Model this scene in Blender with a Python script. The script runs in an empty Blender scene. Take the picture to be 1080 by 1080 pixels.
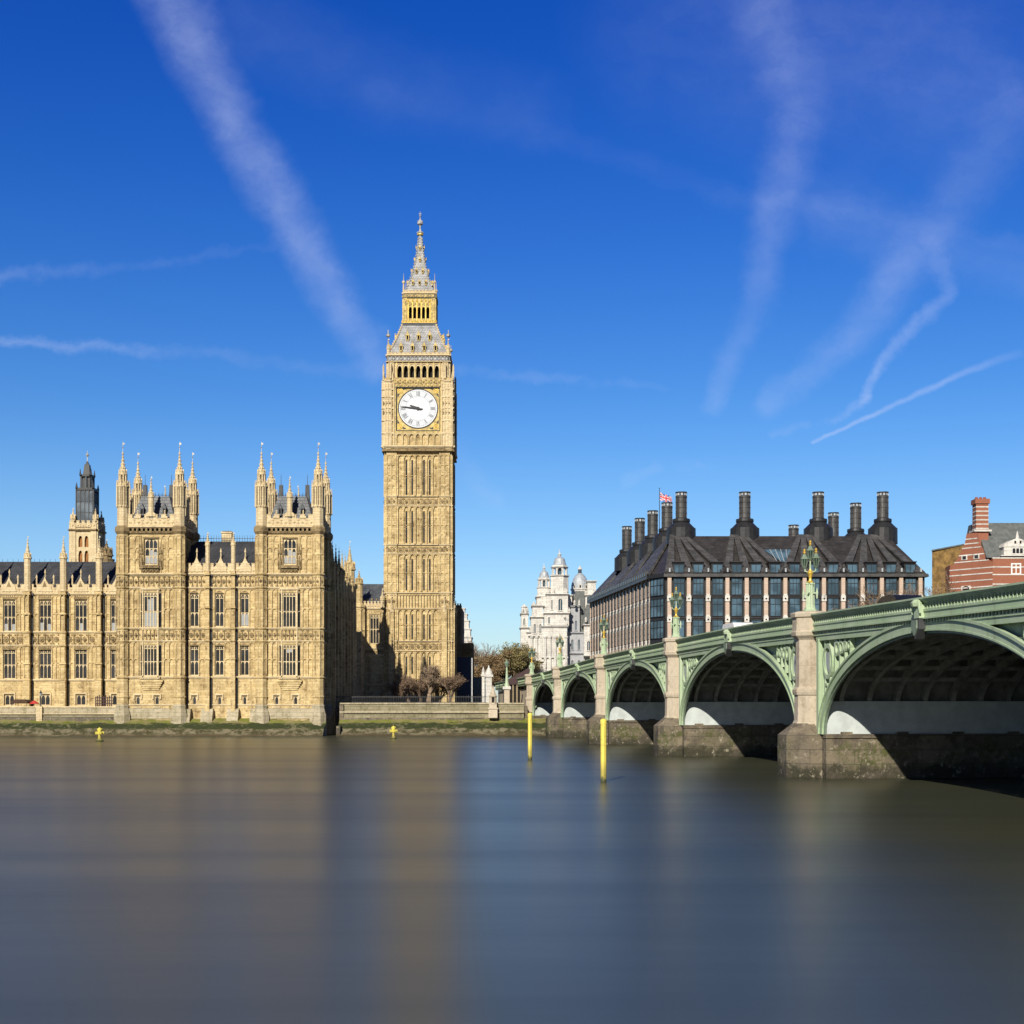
import bpy, bmesh, math, random
from mathutils import Matrix, Vector, noise as mnoise

# ------------------------------------------------------------------ scene, camera, light
C = bpy.context.scene.collection
SC = bpy.context.scene
EYE = 5.0          # eye height above the river; the far land lies at about the same height
FPX, HX, HY = 1500.0, 540.0, 742.0     # lens in photo pixels, used to turn measured pixels into metres at a known distance

cam_d = bpy.data.cameras.new('camera')
cam = bpy.data.objects.new('camera', cam_d); C.objects.link(cam)
cam.location = (0, 0, EYE); cam.rotation_euler = (math.pi/2, 0, 0)
cam_d.sensor_width = 36; cam_d.lens = 36*FPX/1080; cam_d.shift_y = (HY-540)/1080
cam_d.clip_start = 0.5; cam_d.clip_end = 60000
SC.camera = cam

SUN_EL, SUN_AZ = math.radians(30), math.radians(15)
SUN_DIR = Vector((-math.sin(SUN_AZ)*math.cos(SUN_EL), -math.cos(SUN_AZ)*math.cos(SUN_EL), math.sin(SUN_EL)))
sun_d = bpy.data.lights.new('sun', 'SUN'); sun_d.energy = 4.9; sun_d.angle = math.radians(0.5); sun_d.color = (1, 0.93, 0.80)
sun = bpy.data.objects.new('sun', sun_d); C.objects.link(sun)
sun.rotation_euler = (-SUN_DIR).to_track_quat('-Z', 'Y').to_euler(); sun.location = (-60, -80, 120)
SC.view_settings.view_transform = 'Standard'; SC.view_settings.look = 'None'
SC.view_settings.gamma = 1; SC.view_settings.exposure = 0.22

class NT:
    """small node-tree helper"""
    def __init__(s, tree): s.t = tree; tree.nodes.clear()
    def n(s, typ, **kw):
        nd = s.t.nodes.new(typ)
        for k, v in kw.items(): setattr(nd, k, v)
        return nd
    def set(s, sock, v):
        if hasattr(v, 'is_output') or isinstance(v, bpy.types.NodeSocket): s.t.links.new(v, sock)
        elif isinstance(v, (tuple, list)) and sock.type == 'RGBA' and len(v) == 3: sock.default_value = (*v, 1)
        else: sock.default_value = v
    def math(s, op, a, b=None, c=None, clamp=False):
        nd = s.n('ShaderNodeMath', operation=op); nd.use_clamp = clamp
        s.set(nd.inputs[0], a)
        if b is not None: s.set(nd.inputs[1], b)
        if c is not None: s.set(nd.inputs[2], c)
        return nd.outputs[0]
    def vmath(s, op, a, b=None, scale=None, out=0):
        nd = s.n('ShaderNodeVectorMath', operation=op)
        s.set(nd.inputs[0], a)
        if b is not None: s.set(nd.inputs[1], b)
        if scale is not None: s.set(nd.inputs['Scale'], scale)
        return nd.outputs[out]
    def mix(s, f, a, b, mode='MIX'):
        nd = s.n('ShaderNodeMix', data_type='RGBA', blend_type=mode)
        s.set(nd.inputs[0], f); s.set(nd.inputs[6], a); s.set(nd.inputs[7], b)
        return nd.outputs[2]
    def noise(s, vec, scale, detail=3, rough=.55, out=0):
        nd = s.n('ShaderNodeTexNoise'); s.set(nd.inputs['Vector'], vec)
        nd.inputs['Scale'].default_value = scale; nd.inputs['Detail'].default_value = detail; nd.inputs['Roughness'].default_value = rough
        return nd.outputs[out]
    def ramp(s, f, lo, hi, a=0., b=1.):
        nd = s.n('ShaderNodeMapRange'); nd.interpolation_type = 'SMOOTHSTEP'
        s.set(nd.inputs[0], f)
        for i, v in enumerate((lo, hi, a, b)): s.set(nd.inputs[i+1], v)
        return nd.outputs[0]
    def sep(s, v): return s.n_link('ShaderNodeSeparateXYZ', v).outputs
    def n_link(s, typ, v):
        nd = s.n(typ); s.set(nd.inputs[0], v); return nd
    def comb(s, x, y, z):
        nd = s.n('ShaderNodeCombineXYZ')
        for i, v in enumerate((x, y, z)): s.set(nd.inputs[i], v)
        return nd.outputs[0]

# ---- sky: clear spring morning with old contrails and cirrus, fixed to directions of the world
def make_world():
    w = bpy.data.worlds.new('World'); SC.world = w; w.use_nodes = True
    t = NT(w.node_tree)
    sky = t.n('ShaderNodeTexSky', sky_type='NISHITA'); sky.sun_disc = False
    sky.sun_elevation = SUN_EL; sky.sun_rotation = math.atan2(SUN_DIR.x, SUN_DIR.y)
    sky.air_density = 1.0; sky.dust_density = 0.35; sky.ozone_density = 3.0; sky.altitude = 50
    geo = t.n('ShaderNodeTexCoord').outputs['Generated']
    x, y, z = t.sep(geo)
    zc = t.math('MAXIMUM', z, 0.0)
    # deep blue overhead, paler towards the horizon
    hs = t.n('ShaderNodeHueSaturation'); hs.inputs['Saturation'].default_value = 1.32; t.set(hs.inputs['Color'], sky.outputs[0])
    deep = t.ramp(zc, 0.03, 0.50)
    tint = t.mix(deep, (0.84, 0.93, 1.06), (0.17, 0.47, 1.12))
    col = t.mix(1.0, hs.outputs[0], tint, 'MULTIPLY')
    # cirrus and contrails (directions given as slopes x/y and z/y)
    yy = t.math('MAXIMUM', y, 0.05)
    p = t.comb(t.math('DIVIDE', x, yy), t.math('DIVIDE', z, yy), 0.0)
    wob = t.vmath('SUBTRACT', t.noise(p, 9.0, 5, .62, out=1), (0.5, 0.5, 0.5))
    wob2 = t.vmath('SUBTRACT', t.noise(p, 55.0, 4, .6, out=1), (0.5, 0.5, 0.5))
    soft = t.vmath('ADD', p, t.vmath('ADD', t.vmath('SCALE', wob, scale=0.030), t.vmath('SCALE', wob2, scale=0.013)))
    crisp = t.vmath('ADD', p, t.vmath('SCALE', wob2, scale=0.004))
    def trail(pts, w0, w1, a0, a1, vec):
        out = None
        m = len(pts)-1
        for i in range(m):
            a = Vector(((pts[i][0]-HX)/FPX, (HY-pts[i][1])/FPX, 0)); b = Vector(((pts[i+1][0]-HX)/FPX, (HY-pts[i+1][1])/FPX, 0))
            d = b-a
            pa = t.vmath('SUBTRACT', vec, tuple(a))
            h = t.math('DIVIDE', t.vmath('DOT_PRODUCT', pa, tuple(d), out=1), d.length_squared, clamp=True)
            dist = t.vmath('LENGTH', t.vmath('SUBTRACT', pa, t.vmath('SCALE', tuple(d), scale=h)), out=1)
            g = t.math('MULTIPLY_ADD', h, 1/m, i/m)
            wd = t.math('MULTIPLY_ADD', g, (w1-w0)/FPX, w0/FPX)
            q = t.math('SUBTRACT', 1.0, t.math('DIVIDE', dist, wd), clamp=True)
            q = t.ramp(q, 0.0, 1.0)
            q = t.math('MULTIPLY', q, t.math('MULTIPLY_ADD', g, a1-a0, a0))
            out = q if out is None else t.math('MAXIMUM', out, q)
        return out
    T = [
        trail([(165,-30),(222,80),(272,165),(315,240),(352,305),(385,355),(402,392)], 48, 25, .22, .20, soft),
        trail([(-40,297),(120,278),(290,255)], 12, 8, .12, .02, soft),
        trail([(-30,354),(110,362),(230,376),(400,388)], 8, 13, .17, .06, soft),
        trail([(790,-30),(845,110),(818,230),(795,330),(748,425)], 50, 17, .09, .19, soft),
        trail([(1075,110),(985,235),(905,345),(808,425)], 58, 19, .09, .22, soft),
        trail([(985,260),(1005,312),(945,358),(912,422)], 18, 9, .11, .24, soft),
        trail([(1075,372),(1020,392),(940,428),(858,466)], 7, 3, .05, .42, crisp),
        trail([(915,424),(870,438),(815,452)], 9, 7, .24, .12, soft),
        trail([(400,95),(600,155),(790,208),(1100,258)], 26, 14, .015, .04, soft),
        trail([(480,395),(600,400),(700,406)], 9, 9, .08, .10, soft),
        trail([(655,505),(700,492),(745,491)], 10, 7, .08, .10, soft),
        trail([(470,470),(520,530)], 26, 18, .04, .10, soft),
        trail([(260,20),(420,90),(560,120)], 70, 60, .04, .03, soft),
        trail([(740,30),(1000,60)], 170, 190, .06, .08, soft),
        trail([(880,225),(1000,262),(1120,300)], 60, 40, .08, .06, soft),
    ]
    tot = T[0]
    for q in T[1:]:
        tot = t.math('SUBTRACT', t.math('ADD', tot, q), t.math('MULTIPLY', tot, q))
    fine = t.math('MULTIPLY', t.ramp(t.noise(t.vmath('MULTIPLY', soft, (1, 1.6, 1)), 26.0, 6, .68), .2, .8, .62, 1.28), t.ramp(t.noise(p, 6.5, 3, .6), .3, .65, .55, 1.15))
    tot = t.math('MULTIPLY', t.math('MULTIPLY', tot, fine), t.ramp(y, 0.1, 0.3), clamp=True)
    haze = t.ramp(zc, 0.0, 0.22, 0.20, 0.0)
    col = t.mix(haze, col, (5.0, 7.2, 11.0))
    col = t.mix(tot, col, (5.6, 6.5, 9.2))
    # sky dimmed towards the zenith and behind the view to weaken the fill light
    dim = t.math('MULTIPLY', t.ramp(y, -0.45, 0.15, 0.42, 1.0), t.ramp(z, 0.5, 0.85, 1.0, 0.45))
    col = t.mix(1.0, col, t.comb(dim, dim, dim), 'MULTIPLY')
    bg = t.n('ShaderNodeBackground'); t.set(bg.inputs[0], col); bg.inputs[1].default_value = 0.092
    t.t.links.new(bg.outputs[0], t.n('ShaderNodeOutputWorld').inputs[0])
make_world()

# ------------------------------------------------------------------ materials
M = {}
def mat(name, build):
    m = bpy.data.materials.new(name); m.use_nodes = True
    t = NT(m.node_tree)
    b = t.n('ShaderNodeBsdfPrincipled')
    build(t, b)
    t.t.links.new(b.outputs[0], t.n('ShaderNodeOutputMaterial').inputs[0])
    M[name] = m
def bump(t, b, h, strength, dist=0.05):
    nd = t.n('ShaderNodeBump'); nd.inputs['Strength'].default_value = strength; nd.inputs['Distance'].default_value = dist
    t.set(nd.inputs['Height'], h); t.t.links.new(nd.outputs[0], b.inputs['Normal'])
def pos(t): return t.n('ShaderNodeNewGeometry').outputs['Position']

def stone(name, c1, c2, dirt, bw=1.0, bh=0.42, dirt_amt=.55, bmp=.5, rough=.9):
    def f(t, b):
        P = pos(t); x, y, z = t.sep(P)
        uv = t.comb(t.math('ADD', x, y), z, 0.0)
        br = t.n('ShaderNodeTexBrick'); t.set(br.inputs['Vector'], uv)
        br.inputs['Scale'].default_value = 1; br.inputs['Brick Width'].default_value = bw; br.inputs['Row Height'].default_value = bh
        br.inputs['Mortar Size'].default_value = .022; br.inputs['Bias'].default_value = 0
        t.set(br.inputs['Color1'], c1); t.set(br.inputs['Color2'], c2); t.set(br.inputs['Mortar'], tuple(v*.72 for v in c1))
        big = t.ramp(t.noise(P, .22, 5, .65), .40, .68)
        streak = t.ramp(t.noise(t.vmath('MULTIPLY', P, (1.6, 1.6, .12)), 1.0, 5, .7), .46, .72)
        fine = t.ramp(t.noise(P, 3.2, 4, .7), .46, .68)
        spot = t.math('MAXIMUM', t.ramp(t.noise(P, 1.15, 5, .72), .53, .66), t.math('MULTIPLY', t.ramp(t.noise(P, 2.4, 4, .75), .56, .66), .8))  # random weather blotches, with dark speckle standing in for shade in fine carving
        d = t.math('MULTIPLY', t.math('ADD', t.math('MULTIPLY', big, .28), t.math('ADD', t.math('MULTIPLY', streak, .42), t.math('ADD', t.math('MULTIPLY', fine, .30), t.math('MULTIPLY', spot, .45)))), dirt_amt, clamp=True)
        t.set(b.inputs['Base Color'], t.mix(d, br.outputs[0], dirt)); b.inputs['Roughness'].default_value = rough
        b.inputs['Specular IOR Level'].default_value = .25
        bump(t, b, t.math('ADD', t.math('MULTIPLY', t.noise(P, 6, 4, .7), .8), t.math('MULTIPLY', br.outputs['Fac'], -.6)), bmp, .08)
    mat(name, f)
stone('limestone', (.725,.57,.305), (.54,.405,.195), (.155,.098,.043), dirt_amt=1.0)
stone('limestone_carved', (.44,.33,.175), (.31,.225,.115), (.06,.040,.024), .5, .3, 1.0, 1.)  # darker than the plain limestone, to stand in for shade in the relief
stone('limestone_pale', (.73,.60,.375), (.63,.505,.30), (.28,.20,.115), dirt_amt=.6)
stone('tower_stone', (.725,.57,.305), (.52,.39,.185), (.13,.083,.038), 1.1, .45, .98)
stone('weathered_stone', (.34,.27,.17), (.27,.21,.13), (.10,.08,.05), .8, .4, .9)
stone('white_stone', (.74,.715,.66), (.62,.595,.55), (.26,.245,.225), 1.6, .7, .8, .6)
stone('shaded_white_stone', (.44,.45,.47), (.38,.39,.41), (.20,.20,.21), 1.2, .5, .6, .4)  # white stone darkened to carry the shade on the baroque block's right part
stone('granite', (.54,.465,.36), (.50,.43,.33), (.24,.185,.125), 3.0, 1.9, .75, .3)
stone('plinth_stone', (.52,.455,.33), (.44,.375,.26), (.15,.135,.06), 1.4, .6, .9, .6)
stone('pink_stone', (.56,.44,.355), (.52,.405,.32), (.36,.27,.21), 4.5, .5, .5, .3)
stone('wall_stone', (.33,.295,.20), (.25,.22,.14), (.10,.095,.045), 1.3, .45, .9, .7)
stone('red_brick', (.36,.10,.048), (.29,.08,.04), (.16,.06,.04), .23, .08, .5, .3)

def plain(name, col, rough=.6, metal=0., var=.25, scale=1.2, spec=.4, bmp=0.):
    def f(t, b):
        P = pos(t)
        n = t.ramp(t.noise(P, scale, 5, .65), .3, .7, 1-var, 1+var*.5)
        t.set(b.inputs['Base Color'], t.mix(1.0, col, t.comb(n, n, n), 'MULTIPLY'))
        b.inputs['Roughness'].default_value = rough; b.inputs['Metallic'].default_value = metal
        b.inputs['Specular IOR Level'].default_value = spec
        if bmp: bump(t, b, t.noise(P, scale*6, 4, .6), bmp, .05)
    mat(name, f)
plain('yellow_brick', (.27,.165,.055), .9, var=.55, scale=.9, bmp=.3)
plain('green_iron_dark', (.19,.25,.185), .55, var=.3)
plain('under_iron', (.24,.25,.235), .7, var=.4)
plain('pale_panel', (.50,.55,.54), .6, var=.16)
plain('lamp_glass', (.030,.050,.040), .25)
plain('gold', (.66,.44,.07), .42, .25, var=.35, scale=2.5)
plain('gilded_stone', (.58,.44,.17), .7, var=.45, scale=1.6, bmp=.3)
plain('iron_tile', (.40,.40,.40), .55, .0, var=.35, scale=1.4, bmp=.4)
plain('iron_dark', (.05,.052,.055), .55, var=.4)
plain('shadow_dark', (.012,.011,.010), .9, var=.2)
plain('lead', (.40,.43,.46), .5, .1, var=.25)
plain('vane', (.46,.43,.36), .45, .2)
plain('clock_glass', (.74,.76,.80), .35, var=.06)
plain('clock_ring', (.56,.59,.64), .4, var=.06)
plain('clock_black', (.015,.017,.022), .5)
plain('asphalt', (.055,.055,.055), .9)
plain('land', (.10,.095,.08), .95, var=.4, scale=.1)
plain('bronze_roof', (.085,.083,.082), .45, .3, var=.35, scale=.8)
plain('bronze_dark', (.034,.034,.036), .45, .3, var=.3)
plain('hoarding_blue', (.022,.040,.085), .6, var=.2)
plain('hoarding_grey', (.10,.13,.15), .6)
plain('pale_bark', (.30,.22,.15), .95, var=.4, scale=3)
plain('bark', (.15,.11,.08), .95, var=.4, scale=3)
plain('twig', (.22,.15,.10), .95, var=.4, scale=2)
plain('bud', (.25,.17,.085), .9, var=.5, scale=.8)
plain('bud_olive', (.22,.185,.075), .9, var=.5, scale=.8)
plain('white_paint', (.78,.78,.76), .5, var=.08)
plain('black_paint', (.015,.016,.02), .25)
plain('red_cloth', (.55,.05,.04), .8)
plain('brown_cloth', (.075,.040,.022), .85)
plain('maroon', (.055,.028,.030), .7)
plain('red_flag', (.62,.04,.06), .8); plain('blue_flag', (.03,.05,.30), .8); plain('white_flag', (.8,.8,.8), .8)
plain('grey_slate', (.125,.135,.13), .6, var=.3)
plain('iron_blue', (.05,.06,.075), .45, .2, var=.3)
plain('brown_curtain', (.30,.13,.04), .8)

def painted_iron():      # weathered bridge paint: chalky patches, rain streaks and a little rust
    def f(t, b):
        P = pos(t)
        patch = t.ramp(t.noise(P, .55, 5, .65), .38, .66)
        c = t.mix(patch, (.355,.465,.285), (.43,.515,.355))
        st = t.ramp(t.noise(t.vmath('MULTIPLY', P, (1.8, 1.8, .16)), 1.0, 5, .72), .52, .72)
        c = t.mix(t.math('MULTIPLY', st, .45), c, (.20,.22,.15))
        rust = t.math('MULTIPLY', t.ramp(t.noise(P, 2.6, 5, .75), .64, .74), t.ramp(t.noise(P, .3, 3), .45, .65))
        c = t.mix(t.math('MULTIPLY', rust, .55), c, (.22,.12,.055))
        t.set(b.inputs['Base Color'], c); b.inputs['Roughness'].default_value = .55
        bump(t, b, t.noise(P, 7, 3, .6), .25, .03)
    mat('green_iron', f)
painted_iron()
def post_paint():        # yellow paint, scuffed, with tide stains near the water
    def f(t, b):
        P = pos(t); x, y, z = t.sep(P)
        n = t.noise(P, 3.5, 5, .7)
        zz = t.math('ADD', z, t.math('MULTIPLY_ADD', n, .9, -.45))
        c = t.mix(t.ramp(n, .5, .68), (.76,.64,.11), (.62,.50,.10))
        c = t.mix(t.ramp(zz, 1.5, .55, 0., .75), c, (.30,.26,.06))
        c = t.mix(t.ramp(zz, .45, .15), c, (.06,.065,.025))
        t.set(b.inputs['Base Color'], c); b.inputs['Roughness'].default_value = .6
    mat('yellow_paint', f)
post_paint()
def roofing(name, c1, c2, wx, wz, rough=.5):
    def f(t, b):
        P = pos(t); x, y, z = t.sep(P)
        br = t.n('ShaderNodeTexBrick'); t.set(br.inputs['Vector'], t.comb(t.math('ADD', x, t.math('MULTIPLY', y, .6)), z, 0.))
        br.inputs['Scale'].default_value = 1; br.inputs['Brick Width'].default_value = wx; br.inputs['Row Height'].default_value = wz
        br.inputs['Mortar Size'].default_value = .03
        t.set(br.inputs['Color1'], c1); t.set(br.inputs['Color2'], c2); t.set(br.inputs['Mortar'], tuple(v*.45 for v in c1))
        n = t.ramp(t.noise(P, .6, 5, .7), .35, .7, .6, 1.15)
        t.set(b.inputs['Base Color'], t.mix(1., br.outputs[0], t.comb(n, n, n), 'MULTIPLY'))
        b.inputs['Roughness'].default_value = rough
        bump(t, b, t.math('MULTIPLY', br.outputs['Fac'], -1.), .6, .06)
    mat(name, f)
roofing('slate_roof', (.060,.062,.070), (.050,.052,.060), .6, .3, .6)
roofing('turret_roof', (.105,.115,.13), (.075,.085,.10), .7, .5, .5)
roofing('plate_roof', (.098,.094,.092), (.070,.068,.068), 1.5, .62, .5)
roofing('plate_shade', (.050,.045,.042), (.040,.036,.034), 1.5, .62, .5)  # darker plate: shade between the roof ducts put into the colour
roofing('scale_tile', (.42,.42,.425), (.34,.345,.355), .5, .38, .55)

def glass(name, col, rough, wav=.25, spec=.5):
    def f(t, b):
        P = pos(t)
        t.set(b.inputs['Base Color'], t.mix(t.ramp(t.noise(P, .35, 2), .4, .65), col, tuple(v*2.2 for v in col)))
        b.inputs['Roughness'].default_value = rough; b.inputs['IOR'].default_value = 1.5
        bump(t, b, t.noise(P, 1.1, 2), wav, .1)
    mat(name, f)
glass('glass_grey', (.07,.085,.10), .25, .2)
glass('pane_dark', (.018,.018,.020), .12)
glass('pane_blue', (.040,.070,.095), .06, .12)
plain('blind_cloth', (.33,.345,.35), .9, var=.1)

def striped():
    def f(t, b):
        P = pos(t); x, y, z = t.sep(P)
        br = t.n('ShaderNodeTexBrick'); t.set(br.inputs['Vector'], t.comb(t.math('ADD', x, y), z, 0.))
        br.inputs['Scale'].default_value = 1; br.inputs['Brick Width'].default_value = .23; br.inputs['Row Height'].default_value = .08; br.inputs['Mortar Size'].default_value = .006
        t.set(br.inputs['Color1'], (.34,.115,.062)); t.set(br.inputs['Color2'], (.26,.085,.048)); t.set(br.inputs['Mortar'], (.25,.15,.10))
        t.set(b.inputs['Base Color'], br.outputs[0]); b.inputs['Roughness'].default_value = .9
    mat('brick_band', f)
striped()

def river_stone():          # tidal stone: clean above, algae lower, brown mud at the waterline
    def f(t, b):
        P = pos(t); x, y, z = t.sep(P)
        br = t.n('ShaderNodeTexBrick'); t.set(br.inputs['Vector'], t.comb(t.math('ADD', x, y), z, 0.))
        br.inputs['Scale'].default_value = 1; br.inputs['Brick Width'].default_value = 2.4; br.inputs['Row Height'].default_value = .95; br.inputs['Mortar Size'].default_value = .025
        t.set(br.inputs['Color1'], (.205,.168,.115)); t.set(br.inputs['Color2'], (.135,.110,.076)); t.set(br.inputs['Mortar'], (.10,.085,.06))
        zz = t.math('ADD', z, t.math('MULTIPLY_ADD', t.noise(P, .8, 5, .7), 2.6, -1.3))
        n2 = t.noise(P, 2.3, 4, .7)
        green = t.math('MULTIPLY', t.ramp(zz, .3, .9), t.ramp(zz, 3.0, 2.0))
        green = t.math('MULTIPLY', green, t.math('MULTIPLY', t.ramp(n2, .42, .58, .15, 1.), t.ramp(t.noise(P, .35, 3), .36, .56)))
        c = t.mix(green, br.outputs[0], (.070,.075,.020))
        c = t.mix(t.ramp(zz, 1.25, .5), c, (.035,.032,.016))
        drip = t.ramp(t.noise(t.vmath('MULTIPLY', P, (2.2, 2.2, .25)), 1., 4, .7), .55, .75)
        c = t.mix(t.math('MULTIPLY', drip, .8), c, (.055,.045,.033))
        c = t.mix(t.ramp(t.noise(P, .55, 5, .7), .48, .66), c, (.075,.060,.045))
        c = t.mix(t.math('MULTIPLY', t.ramp(t.noise(P, 1.7, 5, .75), .57, .66), .8), c, (.34,.30,.22))
        t.set(b.inputs['Base Color'], c); b.inputs['Roughness'].default_value = .8
        bump(t, b, t.math('ADD', t.noise(P, 4, 4, .7), t.math('MULTIPLY', br.outputs['Fac'], -.5)), .7, .12)
    mat('tidal_stone', f)
river_stone()

def foreshore_mat():
    def f(t, b):
        P = pos(t); x, y, z = t.sep(P)
        zz = t.math('ADD', z, t.math('MULTIPLY_ADD', t.noise(t.vmath('MULTIPLY', P, (.35, 1, 1)), 1.0, 5, .65), 1.4, -.7))
        spots = t.ramp(t.noise(P, 1.5, 4, .7), .5, .6)
        c = t.mix(t.ramp(zz, .0, .5), (.075,.057,.027), t.mix(t.ramp(t.noise(P, .9, 4, .7), .42, .58), (.055,.050,.018), (.19,.165,.10)))
        c = t.mix(t.math('MULTIPLY', t.ramp(zz, 1.0, 1.2), t.ramp(zz, 2.05, 1.85)), c, t.mix(t.math('MULTIPLY', spots, t.ramp(t.noise(P, .25, 3), .45, .65)), (.026,.036,.006), (.15,.14,.075)))
        c = t.mix(t.ramp(zz, 1.75, 2.15), c, t.mix(t.ramp(t.noise(P, .6, 4), .4, .6), (.15,.165,.022), (.22,.19,.075)))
        t.set(b.inputs['Base Color'], c); b.inputs['Roughness'].default_value = .85
        bump(t, b, t.noise(P, 3, 5, .7), .8, .2)
    mat('foreshore', f)
foreshore_mat()

def water_mat():
    def f(t, b):
        P = pos(t)
        st = t.noise(t.vmath('MULTIPLY', P, (.012, .10, 1)), 1.0, 4, .6)
        c = t.mix(t.ramp(st, 0.35, .65), (.054,.054,.032), (.041,.044,.028))
        t.set(b.inputs['Base Color'], c)
        t.set(b.inputs['Roughness'], t.ramp(st, .3, .7, .28, .32)); b.inputs['IOR'].default_value = 1.33; b.inputs['Specular IOR Level'].default_value = .31
        h = t.math('ADD', t.math('MULTIPLY', t.noise(t.vmath('MULTIPLY', P, (.05, .22, 1)), 1.0, 3, .55), 1.0),
                   t.math('MULTIPLY', t.noise(t.vmath('MULTIPLY', P, (.4, 1.3, 1)), 1.0, 3, .6), .06))
        bump(t, b, h, .13, .18)
    mat('river_water', f)
water_mat()

# ------------------------------------------------------------------ mesh kit
def PX(x, Y): return (x-HX)*Y/FPX
def PZ(y, Y): return EYE-(y-HY)*Y/FPX

class MB:
    def __init__(s, m='limestone'):
        s.v = []; s.f = []; s.mi = []; s.mats = []; s.T = Matrix.Identity(4); s.use(m)
    def use(s, m):
        if m not in s.mats: s.mats.append(m)
        s.cur = s.mats.index(m); return s
    def add(s, pts, faces):
        o = len(s.v); T = s.T
        s.v += [tuple(T @ Vector(p)) for p in pts]
        for f in faces: s.f.append([o+i for i in f]); s.mi.append(s.cur)
    def box(s, x0, x1, y0, y1, z0, z1):
        if x0 > x1: x0, x1 = x1, x0
        if y0 > y1: y0, y1 = y1, y0
        if z0 > z1: z0, z1 = z1, z0
        s.add([(x0,y0,z0),(x1,y0,z0),(x1,y1,z0),(x0,y1,z0),(x0,y0,z1),(x1,y0,z1),(x1,y1,z1),(x0,y1,z1)],
              [(0,3,2,1),(4,5,6,7),(0,1,5,4),(1,2,6,5),(2,3,7,6),(3,0,4,7)])
    def quad(s, a, b, c, d): s.add([a, b, c, d], [(0,1,2,3)])
    def prism(s, pts, y0, y1):          # polygon in (x, z) pushed along y
        n = len(pts)
        s.add([(p[0], y0, p[1]) for p in pts]+[(p[0], y1, p[1]) for p in pts],
              [tuple(range(n)), tuple(range(2*n-1, n-1, -1))]+[(i, n+i, n+(i+1) % n, (i+1) % n) for i in range(n)])
    def prism_x(s, pts, x0, x1):        # polygon in (y, z) pushed along x
        n = len(pts)
        s.add([(x0, p[0], p[1]) for p in pts]+[(x1, p[0], p[1]) for p in pts],
              [tuple(range(n-1, -1, -1)), tuple(range(n, 2*n))]+[(i, (i+1) % n, n+(i+1) % n, n+i) for i in range(n)])
    def prism_z(s, pts, z0, z1):        # polygon in (x, y) pushed up
        n = len(pts)
        s.add([(p[0], p[1], z0) for p in pts]+[(p[0], p[1], z1) for p in pts],
              [tuple(range(n-1, -1, -1)), tuple(range(n, 2*n))]+[(i, (i+1) % n, n+(i+1) % n, n+i) for i in range(n)])
    def lathe(s, cx, cy, prof, n=8, rot=None, sq=1.0):   # prof: (z, r)
        rot = math.pi/n if rot is None else rot
        pts = []; fs = []
        for z, r in prof:
            for k in range(n):
                a = rot+2*math.pi*k/n
                pts.append((cx+r*math.cos(a), cy+sq*r*math.sin(a), z))
        m = len(prof)
        for i in range(m-1):
            for k in range(n):
                k2 = (k+1) % n
                fs.append((i*n+k, i*n+k2, (i+1)*n+k2, (i+1)*n+k))
        fs.append(tuple(range(n-1, -1, -1))); fs.append(tuple((m-1)*n+k for k in range(n)))
        s.add(pts, fs)
    def frustum(s, cx, cy, z0, z1, hx0, hy0, hx1, hy1):
        s.add([(cx-hx0,cy-hy0,z0),(cx+hx0,cy-hy0,z0),(cx+hx0,cy+hy0,z0),(cx-hx0,cy+hy0,z0),(cx-hx1,cy-hy1,z1),(cx+hx1,cy-hy1,z1),(cx+hx1,cy+hy1,z1),(cx-hx1,cy+hy1,z1)],
              [(0,3,2,1),(4,5,6,7),(0,1,5,4),(1,2,6,5),(2,3,7,6),(3,0,4,7)])
    def tube(s, p0, p1, r0, r1=None, n=6, cap=True):
        r1 = r0 if r1 is None else r1
        p0 = Vector(p0); p1 = Vector(p1); d = (p1-p0)
        if d.length < 1e-6: return
        d.normalize()
        a = d.cross(Vector((0,0,1)) if abs(d.z) < .9 else Vector((1,0,0))).normalized(); b = d.cross(a)
        pts = [p0+(a*math.cos(2*math.pi*k/n)+b*math.sin(2*math.pi*k/n))*r0 for k in range(n)]
        pts += [p1+(a*math.cos(2*math.pi*k/n)+b*math.sin(2*math.pi*k/n))*r1 for k in range(n)]
        fs = [(k, (k+1) % n, n+(k+1) % n, n+k) for k in range(n)]
        if cap: fs += [tuple(range(n-1, -1, -1)), tuple(range(n, 2*n))]
        s.add([tuple(p) for p in pts], fs)
    def wall(s, x0, x1, z0, z1, holes=(), y=0., rd=.4):    # front sheet at y with openings and their reveals
        xs = sorted({x0, x1, *[h[0] for h in holes], *[h[1] for h in holes]}); zs = sorted({z0, z1, *[h[2] for h in holes], *[h[3] for h in holes]})
        xs = [v for v in xs if x0-1e-6 <= v <= x1+1e-6]; zs = [v for v in zs if z0-1e-6 <= v <= z1+1e-6]
        for i in range(len(xs)-1):
            for j in range(len(zs)-1):
                cx, cz = (xs[i]+xs[i+1])/2, (zs[j]+zs[j+1])/2
                if any(h[0] < cx < h[1] and h[2] < cz < h[3] for h in holes): continue
                s.quad((xs[i],y,zs[j]), (xs[i+1],y,zs[j]), (xs[i+1],y,zs[j+1]), (xs[i],y,zs[j+1]))
        for a, b, c, d in holes:
            s.quad((a,y,c), (a,y+rd,c), (a,y+rd,d), (a,y,d)); s.quad((b,y+rd,c), (b,y,c), (b,y,d), (b,y+rd,d))
            s.quad((a,y,c), (b,y,c), (b,y+rd,c), (a,y+rd,c)); s.quad((a,y+rd,d), (b,y+rd,d), (b,y,d), (a,y,d))
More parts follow.
